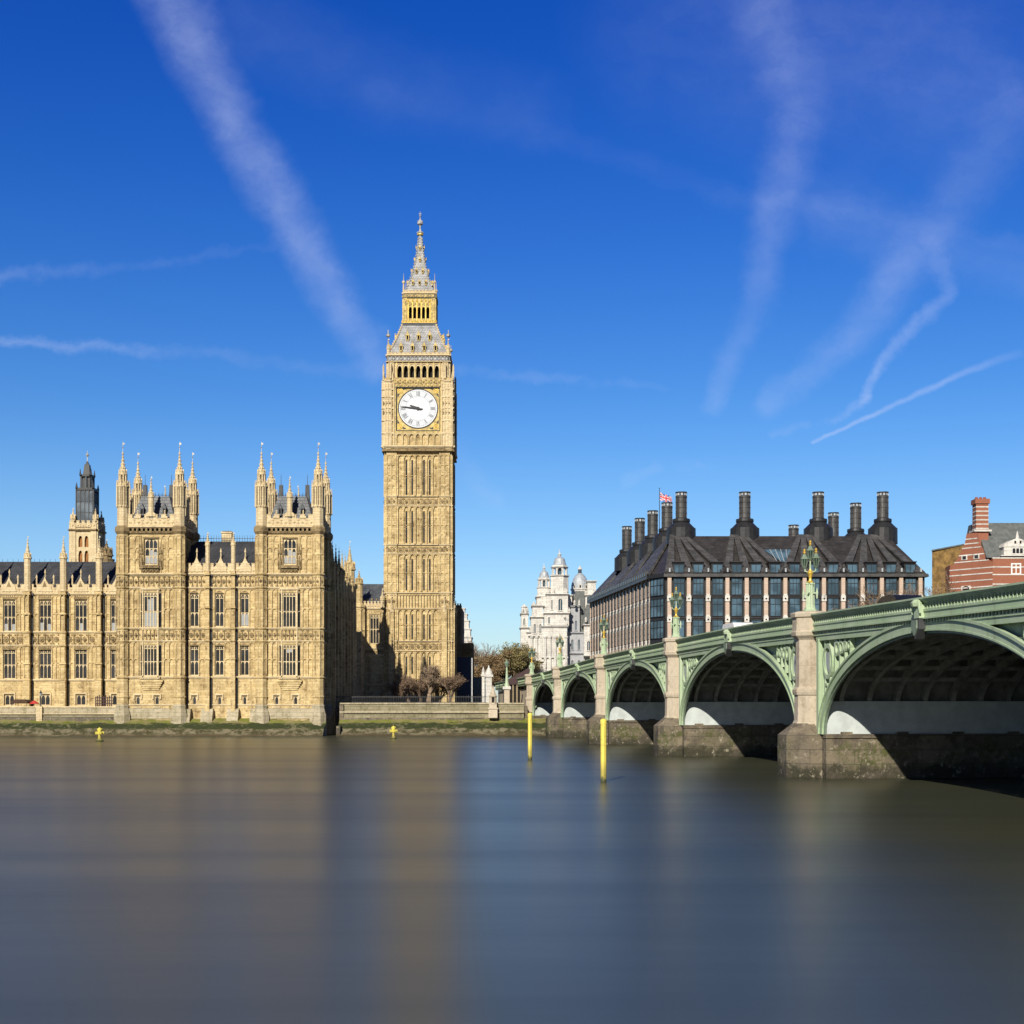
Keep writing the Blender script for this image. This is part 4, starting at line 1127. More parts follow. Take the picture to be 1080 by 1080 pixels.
    for yb, yt, xs in ((372, 367.5, (-3.4, -1.15, 1.15, 3.4)), (360.5, 356, (-2.2, 0, 2.2))):
        r = roof_r(yb, prof)
        for k in faces(mb, r):
            for x in xs: lucarne(mb, x, yb, yt, .62, r)
    for k in faces(mb, 0):      # crockets up the hips
        for j in range(12):
            y_ = 373-j*2.5; r = roof_r(y_, prof); mb.use('limestone_pale'); mb.frustum(r, -r, zt(y_), zt(y_)+.42, .10, .10, .22, .22)
    mb.build('mansard', tw)
    # --- gilded lantern
    mb = MB('gilded_stone'); HL = 3.1
    for k in faces(mb, HL):
        mb.use('iron_dark').box(-HL-.35, HL+.35, -.38, .3, zt(344.3), zt(341.5))
        mb.use('gold'); 
        for j in range(12): x = -HL-.1+j*(2*HL+.2)/11; mb.lathe(x, -.3, [(zt(341.5), .12), (zt(340.2), .12), (zt(339), .02)], 5)
        mb.box(-HL-.3, HL+.3, -.42, -.3, zt(342), zt(341.4))
        xs = [-1.74+.87*j for j in range(5)]
        mb.use('gilded_stone').wall(-HL, HL, zt(342), zt(317.5), [(x-.29, x+.29, zt(337.5), zt(326.5)) for x in xs], rd=.5)
        for x in xs: mb.arch_head(x-.29, x+.29, zt(328.5), zt(326.5), -.03, .4, k=3)
        mb.use('gold')
        for j in range(6): x = -2.175+.87*j; mb.box(x-.09, x+.09, -.16, 0, zt(340), zt(319.5)); mb.lathe(x, -.1, [(zt(322), .16), (zt(319.5), .1), (zt(318.5), .02)], 5)
        mb.use('gilded_stone'); frieze(mb, -HL+.4, HL-.4, zt(325), zt(321), 7, p=.14)
        for s in (-1, 1): mb.box(s*2.78-.34, s*2.78+.34, -.14, .05, zt(342), zt(318)); panels(mb, s*2.78-.28, s*2.78+.28, zt(341), zt(319), 1, y=-.14, p=.08, mids=(zt(330),))
        mb.use('iron_dark').box(-HL-.12, HL+.12, -.2, .3, zt(318), zt(314.5)); mb.use('gilded_stone'); frieze(mb, -HL, HL, zt(317.8), zt(314.7), 9, y=-.2, p=.1)
        mb.use('limestone_pale'); string(mb, -HL-.1, HL+.1, zt(314), .35, .35)
        battlement(mb, -HL, HL, zt(313.5), zt(310.5), 9, y=-.15, t=.2)
        for s in (-1, 1): mb.lathe(s*HL, 0, [(zt(313), .2), (zt(304), .14), (zt(303), .3), (zt(301.5), .3), (zt(300.5), .06), (zt(293), .02)], 6)
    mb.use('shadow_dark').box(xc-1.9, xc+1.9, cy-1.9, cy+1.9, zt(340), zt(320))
    mb.build('lantern', tw)
    # --- spire
    mb = MB('scale_tile'); sp = [(313, 2.9), (307, 2.5), (302, 2.12), (295, 1.72), (288, 1.36), (278, .94), (268, .64), (258, .42), (250, .30)]
    for (ya, ra), (yb, rb) in zip(sp[:-1], sp[1:]): mb.frustum(xc, cy, zt(ya), zt(yb), ra, ra, rb, rb)
    for yb, yt, xs in ((304, 301, (-1.3, 0, 1.3)), (290.5, 288, (-.62, .62)), (277, 275, (0,)), (264, 262.5, (0,))):
        r = roof_r(yb, sp)
        for k in faces(mb, r):
            for x in xs: lucarne(mb, x, yb, yt, .42, r)
    for k in faces(mb, 0):
        for j in range(19):
            y_ = 309-j*3.1; r = roof_r(y_, sp); mb.use('iron_tile'); mb.frustum(r, -r, zt(y_), zt(y_)+.32, .09, .09, .20, .20)
    mb.T = Matrix.Identity(4)
    mb.build('spire', tw)
    mb = MB('iron_tile')
    mb.lathe(xc, cy, [(zt(251), .3), (zt(249), .35), (zt(248), .62), (zt(247), .62), (zt(245.8), .75), (zt(245), .70), (zt(244), .25), (zt(240), .12)], 8)
    mb.use('gold').lathe(xc, cy, [(zt(248.2), .64), (zt(247.6), .66), (zt(247), .64)], 8)
    mb.use('iron_tile').lathe(xc, cy, [(zt(240), .14), (zt(238), .22), (zt(236.5), .58), (zt(235), .62), (zt(233.5), .5), (zt(231.5), .16), (zt(229), .10), (zt(228), .2), (zt(227.2), .2), (zt(226.5), .06), (zt(223), .04)], 10)
    mb.box(xc-.3, xc+.3, cy-.05, cy+.05, zt(225.8), zt(225.2))
    for k in range(4):
        a = k*math.pi/2+math.pi/4
        mb.tube((xc+.5*math.cos(a), cy+.5*math.sin(a), zt(235)), (xc+.75*math.cos(a), cy+.75*math.sin(a), zt(233.5)), .08, .05, 5)
    mb.build('finial', tw)
clock_tower()

# ------------------------------------------------------------------ gothic range between palace and clock tower
def rear_range():
    Y = 279.; u = Y/FPX; z = lambda y: PZ(y, Y)
    xa, xb = PX(371, Y), PX(404.5, Y)
    t = thing('court_range', (xa, Y, 4.2), 'low stone gothic range with one tall window between palace and clock tower', 'building')
    mb = MB('tower_stone'); mb.T = Tz(0, Y)
    wx = PX(395, Y)
    mb.wall(xa-6, xb, 3.5, z(641), [(wx-5*u, wx+5*u, z(679), z(648))], rd=.5)
    for ya, yb in ((720, 692), (683, 646)):
        panels(mb, PX(385, Y), wx-5.4*u, z(ya), z(yb), 1, p=.16, mids=((z(ya)+z(yb))/2,)); panels(mb, wx+5.4*u, xb, z(ya), z(yb), 1, p=.16, mids=((z(ya)+z(yb))/2,))
    mb.use('limestone_carved'); frieze(mb, PX(385, Y), xb, z(690), z(684), 6, p=.16)
    mb.use('limestone_pale')
    for y_ in (684, 691, 642, 722): string(mb, xa-6, xb, z(y_), .35, .3)
    battlement(mb, PX(383, Y), xb, z(641), z(634), 6, y=-.15, t=.4)
    # stair turret and buttress pinnacles
    mb.use('tower_stone').lathe(PX(379, Y), -.6, [(3.5, 1.2), (z(642), 1.15), (z(641), 1.35), (z(638.5), 1.35), (z(638), 1.0)], 8)
    for k in range(8):
        T0 = mb.T; mb.T = T0 @ Tz(PX(379, Y), -.6, 0, k*math.pi/4); panels(mb, -.42, .42, 8, z(643), 1, y=-1.08, p=.08, mids=(z(690), z(665))); mb.T = T0
    pinnacle(mb, PX(379, Y), -.6, z(638), z(615), z(600), .72, 8)
    mb.use('limestone_pale'); pinnacle(mb, PX(403.5, Y), -.4, z(641), z(632), z(620), .4, 8)
    mb.T = Matrix.Identity(4); mb.build('wall', t)
    h = z(648)-z(679); window(t, 'court', 10*u, h, 3, (h*.5,), (wx, Y+.15, z(679)))
    rb = MB('turret_roof'); rb.prism_x([(Y+.6, z(640)), (Y+7, PZ(616, Y+7)), (Y+14, z(640))], PX(368, Y)-5, xb)
    rb.use('limestone_carved')
    for i in range(7): x = xa+1+i*.9; rb.frustum(x, Y+2.6, z(634), z(630), .08, .08, .16, .16)
    rb.build('roof', t)
rear_range()

# ------------------------------------------------------------------ far towers behind the palace
def lantern_tower():
    Y = 300.; u = Y/FPX; z = lambda y: PZ(y, Y); xc = PX(88, Y); hw = 14.0*u; cy = Y+hw
    t = thing('lantern_tower', (xc, cy, 4.2), 'pale square stone tower with tall dark iron lantern behind the palace roof', 'tower')
    mb = MB('limestone_pale')
    for k in range(4):
        mb.T = Tz(xc, cy) @ Matrix.Rotation(k*math.pi/2, 4, 'Z') @ Matrix.Translation((0, -hw, 0))
        hs = [(s*3.2*u-2.1*u, s*3.2*u+2.1*u, z(a), z(b)) for s in (-1, 1) for a, b in ((577, 565), (600, 580.5))]
        mb.use('limestone_pale').wall(-hw, hw, 4, z(556), hs, rd=.6)
        mb.use('brown_curtain')
        for a, b, c, d in hs: mb.quad((a, .55, c), (b, .55, c), (b, .55, d), (a, .55, d))
        mb.use('limestone_pale')
        for a, b, c, d in hs: mb.arch_head(a, b, d-1.0, d, -.02, .4)
        mb.use('limestone_carved'); string(mb, -hw, hw, z(559.5), .5, .5); mb.use('limestone_pale')
        battlement(mb, -hw, hw, z(556), z(549), 5, y=-.2, t=.5)
        for s in (-1, 1): mb.box(s*hw-1.2, s*hw+.0 if s < 0 else s*hw, -.25, .1, 4, z(556)) if s > 0 else mb.box(-hw, -hw+1.2, -.25, .1, 4, z(556))
        pinnacle(mb, -hw+.5, .4, z(556), z(546), z(535), .55, 6)
    mb.T = Matrix.Identity(4); mb.build('stone_shaft', t)
    lb = MB('iron_blue')
    lb.frustum(xc, cy, z(556), z(516), 9.4*u, 9.4*u, 8.6*u, 8.6*u)
    for k in range(4):
        lb.T = Tz(xc, cy) @ Matrix.Rotation(k*math.pi/2, 4, 'Z')
        lb.use('glass_grey')
        for i in range(4):
            for j in range(3):
                a = -8.4*u+i*4.3*u; zz = z(551-j*11.5); lb.box(a, a+3.6*u, -9.45*u+.02*j, -9.0*u, zz, zz+10*u)
        lb.use('iron_dark'); lb.box(-9.6*u, 9.6*u, -9.6*u, -8*u, z(516), z(513.5))
        for i in range(5): lb.box(-9.4*u+i*4.5*u, -8.7*u+i*4.5*u, -9.8*u, -8.4*u, z(556), z(515))
        lb.lathe(-8.8*u, -8.8*u, [(z(514), .3), (z(508), .05)], 5)
        for i in range(3): lb.use('iron_blue'); lb.box(-6*u+i*5.4*u, -4.6*u+i*5.4*u, -6*u, -4.4*u, z(514), z(500))
        lb.use('iron_dark'); lb.box(-6.4*u, 6.4*u, -6.4*u, -4*u, z(501), z(499)); lb.lathe(-5.8*u, -5.8*u, [(z(500), .25), (z(493), .04)], 5)
    lb.T = Matrix.Identity(4)
    lb.use('iron_dark').frustum(xc, cy, z(514), z(500), 4*u, 4*u, 4*u, 4*u)
    lb.frustum(xc, cy, z(500), z(488), 3.6*u, 3.6*u, 2.6*u, 2.6*u); lb.frustum(xc, cy, z(488), z(484), 2*u, 2*u, .4*u, .4*u)
    lb.use('vane').tube((xc, cy, z(485)), (xc, cy, z(473)), .10, .05, 5); lb.lathe(xc, cy, [(z(480), .05), (z(477.5), .35), (z(475), .05)], 6)
    lb.build('iron_lantern', t)
lantern_tower()
def small_spire():
    Y = 262.; z = lambda y: PZ(y, Y); xc = PX(112.5, Y)
    mb = MB('limestone_carved'); pinnacle(mb, xc, Y, 15, z(585), z(568), 1.0, 8)
    mb.use('limestone_carved').lathe(xc, Y, [(4.2, 1.4), (z(592), 1.35), (z(590), 1.5), (z(589), .9)], 8)
    mb.build('stair_turret', None, None, label='small crocketed stone spire peeking over the dark roof beside the left pavilion', category='spire')
small_spire()

# ------------------------------------------------------------------ right of the clock tower
def parish_building():
    Y = 462.; u = Y/FPX; z = lambda y: PZ(y, Y)
    t = thing('church', (PX(490, Y), Y, 4.3), 'white stepped church gable seen beyond the right side of the clock tower', 'church')
    mb = MB('white_stone')
    mb.box(PX(484, Y), PX(497, Y), Y, Y+14, 4, z(672)); 
    for i, (w, y0, y1) in enumerate(((6.5, 672, 664), (5.6, 664, 655), (4.4, 655, 648), (3.0, 648, 642))):
        x0 = PX(485, Y); mb.box(x0, x0+w*1.7*u, Y+.2*i, Y+9-i, z(y0), z(y1)); mb.box(x0-.1, x0+w*1.7*u+.2, Y-.2+.2*i, Y+9.2-i, z(y1), z(y1)+.35)
    mb.box(PX(483.6, Y), PX(497.6, Y), Y-.3, Y+14, z(672.5), z(671)); mb.box(PX(483.6, Y), PX(497.6, Y), Y-.3, Y+14, z(681), z(680))
    mb.use('shadow_dark'); mb.box(PX(488.5, Y), PX(489.8, Y), Y-.02, Y+.3, z(668), z(665)); mb.box(PX(491.5, Y), PX(493, Y), Y-.03, Y+.3, z(692), z(684))
    mb.build('wall', t)
    Y2 = 308.; z2 = lambda y: PZ(y, Y2)
    t = thing('stone_house', (PX(484, Y2), Y2, 4.3), 'narrow weathered brown stone house hard against the right side of the clock tower', 'building')
    mb = MB('weathered_stone'); mb.box(PX(476, Y2), PX(487, Y2), Y2, Y2+16, 4, z2(641)); mb.T = Tz(0, Y2)
    for i in range(4): mb.box(PX(477.5+i*2.6, Y2), PX(478.6+i*2.6, Y2), -.35, 0, 4, z2(640))
    for y_ in (690, 672, 656, 643): string(mb, PX(476, Y2), PX(487.2, Y2), z2(y_), .4, .3)
    battlement(mb, PX(476, Y2), PX(487, Y2), z2(641), z2(636.5), 4)
    mb.use('limestone_carved'); mb.wall(PX(487, Y2), PX(499, Y2), 4, z2(678), (), y=.3); frieze(mb, PX(480, Y2), PX(499, Y2), z2(692), z2(679), 6, y=0, p=.5, seed=4)
    mb.box(PX(487, Y2), PX(499, Y2), .31, 8, 4, z2(678.5))
    mb.T = Matrix.Identity(4); mb.build('wall', t)
    Y3 = 292.; z3 = lambda y: PZ(y, Y3)
    t = thing('hoarding', (PX(489, Y3), Y3, 4.3), 'tall dark blue site hoarding with a white corner post beside the clock tower foot', 'hoarding')
    mb = MB('hoarding_blue'); mb.box(PX(480, Y3), PX(497, Y3), Y3, Y3+5, 4.2, z3(694))
    for i in range(6): x = PX(481+i*2.8, Y3); mb.box(x-.05, x+.05, Y3-.06, Y3, 4.2, z3(694.5))
    mb.box(PX(479.8, Y3), PX(497.2, Y3), Y3-.1, Y3+5.1, z3(694), z3(693)); mb.build('panel', t)
    mb = MB('white_paint'); mb.box(PX(496.6, Y3), PX(498.2, Y3), Y3-.15, Y3+.2, 4.2, z3(694)); mb.build('post', t)
    Y4 = 300.; z4 = lambda y: PZ(y, Y4)
    t = thing('hoarding', (PX(504, Y4), Y4, 4.3), 'lower grey blue hoarding standing left of the white stone gate pier', 'hoarding')
    mb = MB('hoarding_grey'); mb.box(PX(499, Y4), PX(508, Y4), Y4, Y4+.4, 4.2, z4(714)); mb.box(PX(508, Y4), PX(516, Y4), Y4+.1, Y4+.5, 4.2, z4(722))
    for i in range(5): x = PX(500+i*3, Y4); mb.box(x-.05, x+.05, Y4-.06, Y4, 4.2, z4(722))
    mb.build('panel', t); mb = MB('iron_dark'); mb.box(PX(498.8, Y4), PX(516.2, Y4), Y4-.08, Y4+.1, z4(734), z4(733)); mb.build('rail', t)
    # white gate pier with ball-and-urn top
    Y5 = 272.; z5 = lambda y: PZ(y, Y5); u5 = Y5/FPX
    t = thing('gate_pier', (PX(514, Y5), Y5, 4.3), 'white stone gate pier with double domed cap beyond the embankment wall', 'gate pier')
    mb = MB('white_stone'); xc = PX(515.5, Y5)
    mb.box(xc-3.2*u5, xc+3.2*u5, Y5-.6, Y5+.6, 4.2, z5(714)); mb.box(xc-4.6*u5, xc+4.6*u5, Y5-.8, Y5+.8, z5(714), z5(711.5)); mb.lathe(xc, Y5, [(z5(711.5), 4.2*u5), (z5(709), 3.8*u5), (z5(706), 2.2*u5), (z5(704), .9*u5), (z5(701.5), .3*u5)], 10)
    xl = PX(509.5, Y5); mb.box(xl-1.4*u5, xl+1.4*u5, Y5+1.2, Y5+2.2, 4.2, z5(713)); mb.box(xl-2.4*u5, xl+2.4*u5, Y5+1, Y5+2.4, z5(713), z5(711)); mb.lathe(xl, Y5+1.7, [(z5(711), 2*u5), (z5(706), 1.3*u5), (z5(703), .2*u5)], 8)
    mb.build('pier', t)
parish_building()

# ------------------------------------------------------------------ white baroque office block
def baroque_block():
    Y = 455.; u = Y/FPX; z = lambda y: PZ(y, Y)
    t = thing('baroque_building', (PX(580, Y), Y, 4.3), 'bright white baroque stone block with domed turrets beside the dark office block', 'building')
    mb = MB('white_stone')
    def stage(x0, x1, y0, y1, dy=0., cor=True, wins=(), depth=10, m_='white_stone'):   # storey block with cornice; wins: px x-centres, widths, y0, y1
        mb.use(m_); mb.T = Tz(0, Y+dy)
        hs = [(PX(c, Y)-w*u/2, PX(c, Y)+w*u/2, z(a), z(b)) for c, w, a, b in wins]
        mb.wall(PX(x0, Y), PX(x1, Y), z(y0), z(y1), hs, rd=.6)
        mb.box(PX(x0, Y)+.01, PX(x1, Y)-.01, .61, depth, z(y0), z(y1)); 
        for s, x in ((1, x0), (-1, x1)): mb.box(PX(x, Y), PX(x, Y)+s*.01, 0, depth, z(y0), z(y1))
        if cor:
            mb.box(PX(x0-.5, Y), PX(x1+.5, Y), -.35, depth, z(y1), z(y1-1.0)); mb.box(PX(x0-1.1, Y), PX(x1+1.1, Y), -.75, depth, z(y1-1.0), z(y1-1.9))
        mb.use('pane_blue')
        for a, b, c, d in hs: mb.quad((a, .55, c), (b, .55, c), (b, .55, d), (a, .55, d))
        mb.use(m_)
        for a, b, c, d in hs: mb.arch_head(a, b, d-min(.9, (b-a)*.6), d, -.04, .4, pointed=False); mb.box(a-.25, b+.25, -.3, .1, c-.25, c); mb.box((a+b)/2-.07, (a+b)/2+.07, .3, .5, c, d)
        mb.T = Matrix.Identity(4)
    # left low wing, main body, frontispiece, right recess
    stage(549, 558, 735, 663, 1.0, wins=((553.5, 2.2, 712, 703),)); stage(549.5, 557, 661, 648, 1.0, wins=((553, 2.0, 659, 652),))
    mb.lathe(PX(553, Y), Y+2, [(z(646), 1.1), (z(641), .9), (z(640), 1.2), (z(637), .2)], 8)
    stage(558, 572, 735, 672, 0, wins=((565, 2.6, 692, 683),)); stage(560, 573, 670, 652, 0, wins=((564, 2, 668, 658), (570, 2, 668, 658))); stage(561.5, 573, 650, 640, .2)
    stage(572, 598, 735, 662, -1.0, wins=((576, 2.2, 692, 684), (576, 1.8, 707, 698), (580.5, 1.8, 707, 698), (585, 1.8, 707, 697), (592, 2.2, 690, 682), (592, 2.2, 707, 697)))
    stage(574, 600, 660, 648, -.8, wins=((579, 2.0, 658, 651), (596, 2, 658, 651))); stage(576, 599, 646, 628, -.5, wins=((591, 4.0, 644, 631.5), (582, 1.5, 643, 633)))
    stage(600, 612, 668, 640, 3.5, m_='shaded_white_stone', wins=((602, 2, 664, 654), (608, 2, 664, 654)), cor=True); stage(556, 562, 690, 668, .6, wins=((559, 1.6, 684, 675),))
    stage(566, 575, 640, 630, 1.5, wins=((570.5, 2, 638, 632),)); stage(598, 604, 640, 628, 4.5)
    rr = random.Random(5)
    for x, yb in ((551, 646), (556, 646), (559.5, 666), (562, 650), (572.5, 650), (575, 646), (584, 626), (596, 626), (586, 660), (577, 660), (599, 662), (606, 638), (611, 638), (618, 656), (626, 656)):
        mb.lathe(PX(x, Y), Y+.4, [(z(yb), .42), (z(yb-1.2), .42), (z(yb-1.4), .58), (z(yb-1.8), .3), (z(yb-3.4), .42), (z(yb-4.6), .22), (z(yb-5.4-rr.random()), .05)], 8)
    for x0, x1, yb in ((549, 558, 700), (558, 572, 698), (572, 598, 694), (598, 616, 712), (616, 628, 692), (572, 598, 711)):
        mb.box(PX(x0, Y)-.3, PX(x1, Y)+.3, Y-1.6, Y+1, z(yb), z(yb-1.1))
    # swept pediment on the front
    mb.T = Tz(0, Y-1.2); mb.prism([(PX(580, Y), z(660)), (PX(598, Y), z(660)), (PX(598, Y), z(657)), (PX(593, Y), z(652)), (PX(588, Y), z(653.5)), (PX(580, Y), z(658))], -.7, .3); mb.T = Matrix.Identity(4)
    for x in (561, 566, 571, 575, 580, 585.5, 590, 597): mb.lathe(PX(x, Y), Y-1.2 if x > 573 else Y-.15, [(z(734), .5), (z(700), .48), (z(674), .42), (z(672.5), .65), (z(671), .65)], 10)
    for x, yb in ((563, 640), (569, 640), (578, 626), (597, 626), (600, 646)): mb.lathe(PX(x, Y), Y+.6, [(z(yb), .5), (z(yb-1.5), .75), (z(yb-3), .75), (z(yb-4), .3), (z(yb-6), .08)], 8)
    # right part, its shade put into a darker stone colour
    stage(598, 616, 735, 690, 2.5, m_='shaded_white_stone', wins=((604, 2.2, 706, 696), (611, 2.2, 706, 696))); stage(598, 616, 688, 668, 2.8, m_='shaded_white_stone', wins=((604, 2.2, 685, 674), (611, 2.2, 685, 674))); stage(616, 628, 735, 660, 1.0, wins=((621, 3, 704, 694), (621, 3, 686, 676), (621, 3, 720, 710)))
    stage(618, 626, 658, 628, 4., wins=((622, 2, 650, 640),)); stage(621, 630, 626, 612, 8, wins=())
    mb.build('facade', t)
    def cupola(xp, yl, names, w, y0, y1, y2, y3, dy):
        c = MB('white_stone'); x = PX(xp, Y); yy = Y+3+dy
        c.lathe(x, yy, [(z(yl), w*.60*u), (z(y0+1.5), w*.58*u), (z(y0+1), w*.68*u), (z(y0), w*.68*u)], 8)
        for k in range(8):
            a = math.pi/8+k*math.pi/4; c.T = Tz(x+w*.46*u*math.cos(a), yy+w*.46*u*math.sin(a), 0, a); c.box(-.28, .28, -.28, .28, z(y0), z(y1))
            c.T = Tz(x, yy, 0, k*math.pi/4); c.arch_head(-w*.13*u, w*.13*u, z(y1+w*.13), z(y1), -w*.47*u, -w*.40*u, pointed=False)
        c.T = Matrix.Identity(4)
        c.use('pane_blue').lathe(x, yy, [(z(y0), w*.22*u), (z(y1), w*.22*u)], 8)
        c.use('white_stone').lathe(x, yy, [(z(y1), w*.56*u), (z(y1-1), w*.62*u), (z(y1-1.4), w*.52*u), (z(y1-3), w*.50*u)], 8)
        c.use('lead').lathe(x, yy, [(z(y1-3), w*.48*u), (z(y1-4), w*.42*u), (z(y2+2), w*.33*u), (z(y2), w*.14*u), (z(y2-1), w*.10*u), (z(y2-2.5), w*.10*u)], 16)
        c.use('white_stone').lathe(x, yy, [(z(y2-2.5), w*.14*u), (z(y2-3), w*.14*u), (z(y2-4), w*.04*u), (z(y3), .06)], 8)
        for q in (-1, 1): c.tube((x+q*w*.5*u, yy-1, z(yl-2)), (x+q*w*.5*u, yy-1, z(y0+2)), .35, .3, 8)
        c.build('cupola', t)
    cupola(574, 640, '', 12.5, 618.5, 611.5, 601, 593, 0); cupola(590.5, 628, '', 16.5, 606, 598.5, 586.5, 578, 0)
    d = MB('white_stone'); x = PX(613.5, Y); yy = Y+12
    d.lathe(x, yy, [(z(640), 9.6*u), (z(620), 9.4*u), (z(619), 10.4*u), (z(618), 10.4*u)], 16)
    d.use('lead').lathe(x, yy, [(z(618), 9.3*u), (z(612), 8.9*u), (z(607), 7.3*u), (z(603), 4.6*u), (z(601), 2*u)], 20)
    for k in range(8):
        d.T = Tz(x, yy, 0, k*math.pi/4); d.use('white_stone').box(-.5, .5, -9.2*u, -7*u, z(618), z(613.5)); d.use('shadow_dark').box(-.25, .25, -9.25*u, -9*u, z(617.5), z(614.5)); 
    d.T = Matrix.Identity(4)
    d.use('iron_blue').lathe(x, yy, [(z(601.5), 2.1*u), (z(597), 2*u)], 8); d.use('white_stone').lathe(x, yy, [(z(597), 2.4*u), (z(595.5), 2.2*u), (z(594), .6*u), (z(592.5), .1)], 8)
    d.build('dome', t)
    r = MB('grey_slate'); r.prism([(PX(605, Y), z(668)), (PX(618, Y), z(668)), (PX(617.5, Y), z(622)), (PX(607.5, Y), z(622))], Y+5, Y+14)
    r.prism([(PX(614, Y), z(660)), (PX(629, Y), z(660)), (PX(624, Y), z(637)), (PX(619, Y), z(637))], Y+1.6, Y+12); r.build('roof', t)
baroque_block()

# ------------------------------------------------------------------ dark-roofed office block with chimneys
def office_block():
    Y = 275.; u = Y/FPX; z = lambda y: PZ(y, Y)
    t = thing('office_building', (PX(830, Y), Y, 4.3), 'modern office block with dark bronze roof, round chimneys and pink stone columns', 'office building')
    n = 14; sp = 20.35; cols = [706+sp*i for i in range(n)]
    xa, xb = PX(702, Y), PX(976, Y)
    rows = [(627.5, 609), (650, 630.5), (673, 653.5), (696, 677)]
    bx0, bx1 = PX(686, Y), PX(978, Y); DEPTH = 64.
    # body
    mb = MB('bronze_dark'); mb.box(xa, xb, Y+.5, Y+DEPTH, 4, z(605))
    for i in range(n-1): cx = PX(cols[i]+sp/2, Y); mb.box(cx-6.2*u, cx+6.2*u, Y+.32, Y+3.4, z(605), z(593)); mb.box(cx-6.6*u, cx+6.6*u, Y-.1, Y+3.4, z(593), z(592))
    for ya, yb in rows: mb.box(xa, xb, Y+.1, Y+.5, z(yb)+.0, z(yb-3)); mb.box(xa, xb, Y-.05, Y+.5, z(yb-2.4), z(yb-1.2))
    # chamfered corner
    c0 = (PX(702, Y), Y+.4); cw = PX(688, Y), Y+5.0
    mb.prism_z([c0, (c0[0], Y+10), (cw[0], Y+10), cw], 4, z(606)); mb.prism_z([(c0[0]+.1, c0[1]-.9), (c0[0]+.4, Y+8), (cw[0], Y+8), (cw[0]-.7, cw[1]-.2)], z(608.4), z(604.6))
    # eaves: deep dark gutter and bracket line
    mb.use('bronze_roof'); mb.box(xa-.4, xb+.5, Y-.6, Y+1.5, z(608.5), z(606)); mb.box(xa-.3, xb+.4, Y-.25, Y+1.5, z(606), z(605))
    mb.build('body', t)
    # stone columns, one part each, with pale anchor blocks
    col0 = None
    for i, c in enumerate(cols):
        loc = (PX(c, Y), Y, 4.)
        if col0 is None:
            m = MB('pink_stone'); h = z(608.5)-4
            m.box(-.42, .42, -.30, .5, 0, h*.52); m.box(-.39, .39, -.28, .5, h*.52, h*.8); m.box(-.37, .37, -.26, .5, h*.8, h)
            for yy in (631.5, 653.5, 676):
                zz = z(yy)-4; m.use('white_stone'); m.box(-.46, .46, -.42, .2, zz-.5, zz+.5); m.prism([(-.46, zz+.5), (.46, zz+.5), (.3, zz+.85), (-.3, zz+.85)], -.4, .2)
                m.use('shadow_dark'); m.prism([(.17*math.cos(j*.628), zz+.17*math.sin(j*.628)) for j in range(10)], -.45, -.40); m.use('pink_stone')
            col0 = m.build('column', None, (0, 0, 0)); col0.parent = t; p = WO[t.name]; col0.location = (loc[0]-p[0], loc[1]-p[1], loc[2]-p[2])
        else: dup_mesh(col0, loc, t)
    # window bays
    for ri, (ya, yb) in enumerate(rows[:3]):
        h = z(yb)-z(ya)
        for i in range(n-1):
            cx = PX(cols[i]+sp/2, Y)
            window(t, 'office%d' % ri, 11.6*u, h, 2 if ri else 3, (h*.66,), (cx, Y-.05, z(ya)), stone_m='bronze_dark', pane_m='pane_blue', head=False, fw=.10, mw=.07)
    # dormer windows set between the feet of the roof ducts
    for i in range(n-1):
        cx = PX(cols[i]+sp/2, Y)
        window(t, 'dormer', 11*u, z(594.5)-z(604), 2, (), (cx, Y+.1, z(604)), name='dormer', stone_m='bronze_dark', pane_m='pane_blue', head=False, fw=.10, mw=.07)
    # corner window stack
    ang = -math.atan2(cw[1]-c0[1], c0[0]-cw[0])
    nx_, ny_ = math.sin(ang)*-1, -math.cos(ang)
    for ri, (ya, yb) in enumerate(rows[:3]):
        h = z(yb)-z(ya)
        window(t, 'cornerwin%d' % ri, 4.6, h, 4, (h*.6,), ((c0[0]+cw[0])/2+math.sin(ang)*.22, (c0[1]+cw[1])/2-math.cos(ang)*.22, z(ya)), ang, name='corner_window', stone_m='bronze_dark', pane_m='pane_blue', head=False, fw=.1, mw=.08)
    # --- long side running back along the bridge road
    dv = Vector((-.117, 1, 0)).normalized(); L = 69.
    A = Vector((cw[0], cw[1], 0)); rz = -math.pi/2-math.atan2(.117, 1)*-1
    rz = math.atan2(-dv.y, -dv.x)        # wall x axis runs from far end to the corner
    far = A+dv*L
    sm = MB('bronze_dark'); sm.T = Matrix.Translation(far) @ Matrix.Rotation(rz, 4, 'Z')
    sm.wall(0, L, 4, z(606), (), y=.20); sm.box(0, L, .21, 14, 4, z(606))
    nb = 18; bw = L/nb; zd = z(605)
    for ya, yb in rows: sm.box(0, L, .12, .3, z(yb)+.1, z(yb-3)-.1)
    sm.use('bronze_roof'); sm.box(-.3, L+.3, -.7, 1.2, z(608.5), z(605))
    for i in range(nb*2): sm.box(i*bw/2+.3, i*bw/2+1.2, -.8, 1.4, z(605), z(600)); sm.use('pane_dark').box(i*bw/2+.45, i*bw/2+1.05, -.83, -.7, z(604.5), z(601)); sm.use('bronze_roof')
    sm.build('flank_wall', t)
    sc0 = None; MT = Matrix.Translation(far) @ Matrix.Rotation(rz, 4, 'Z')
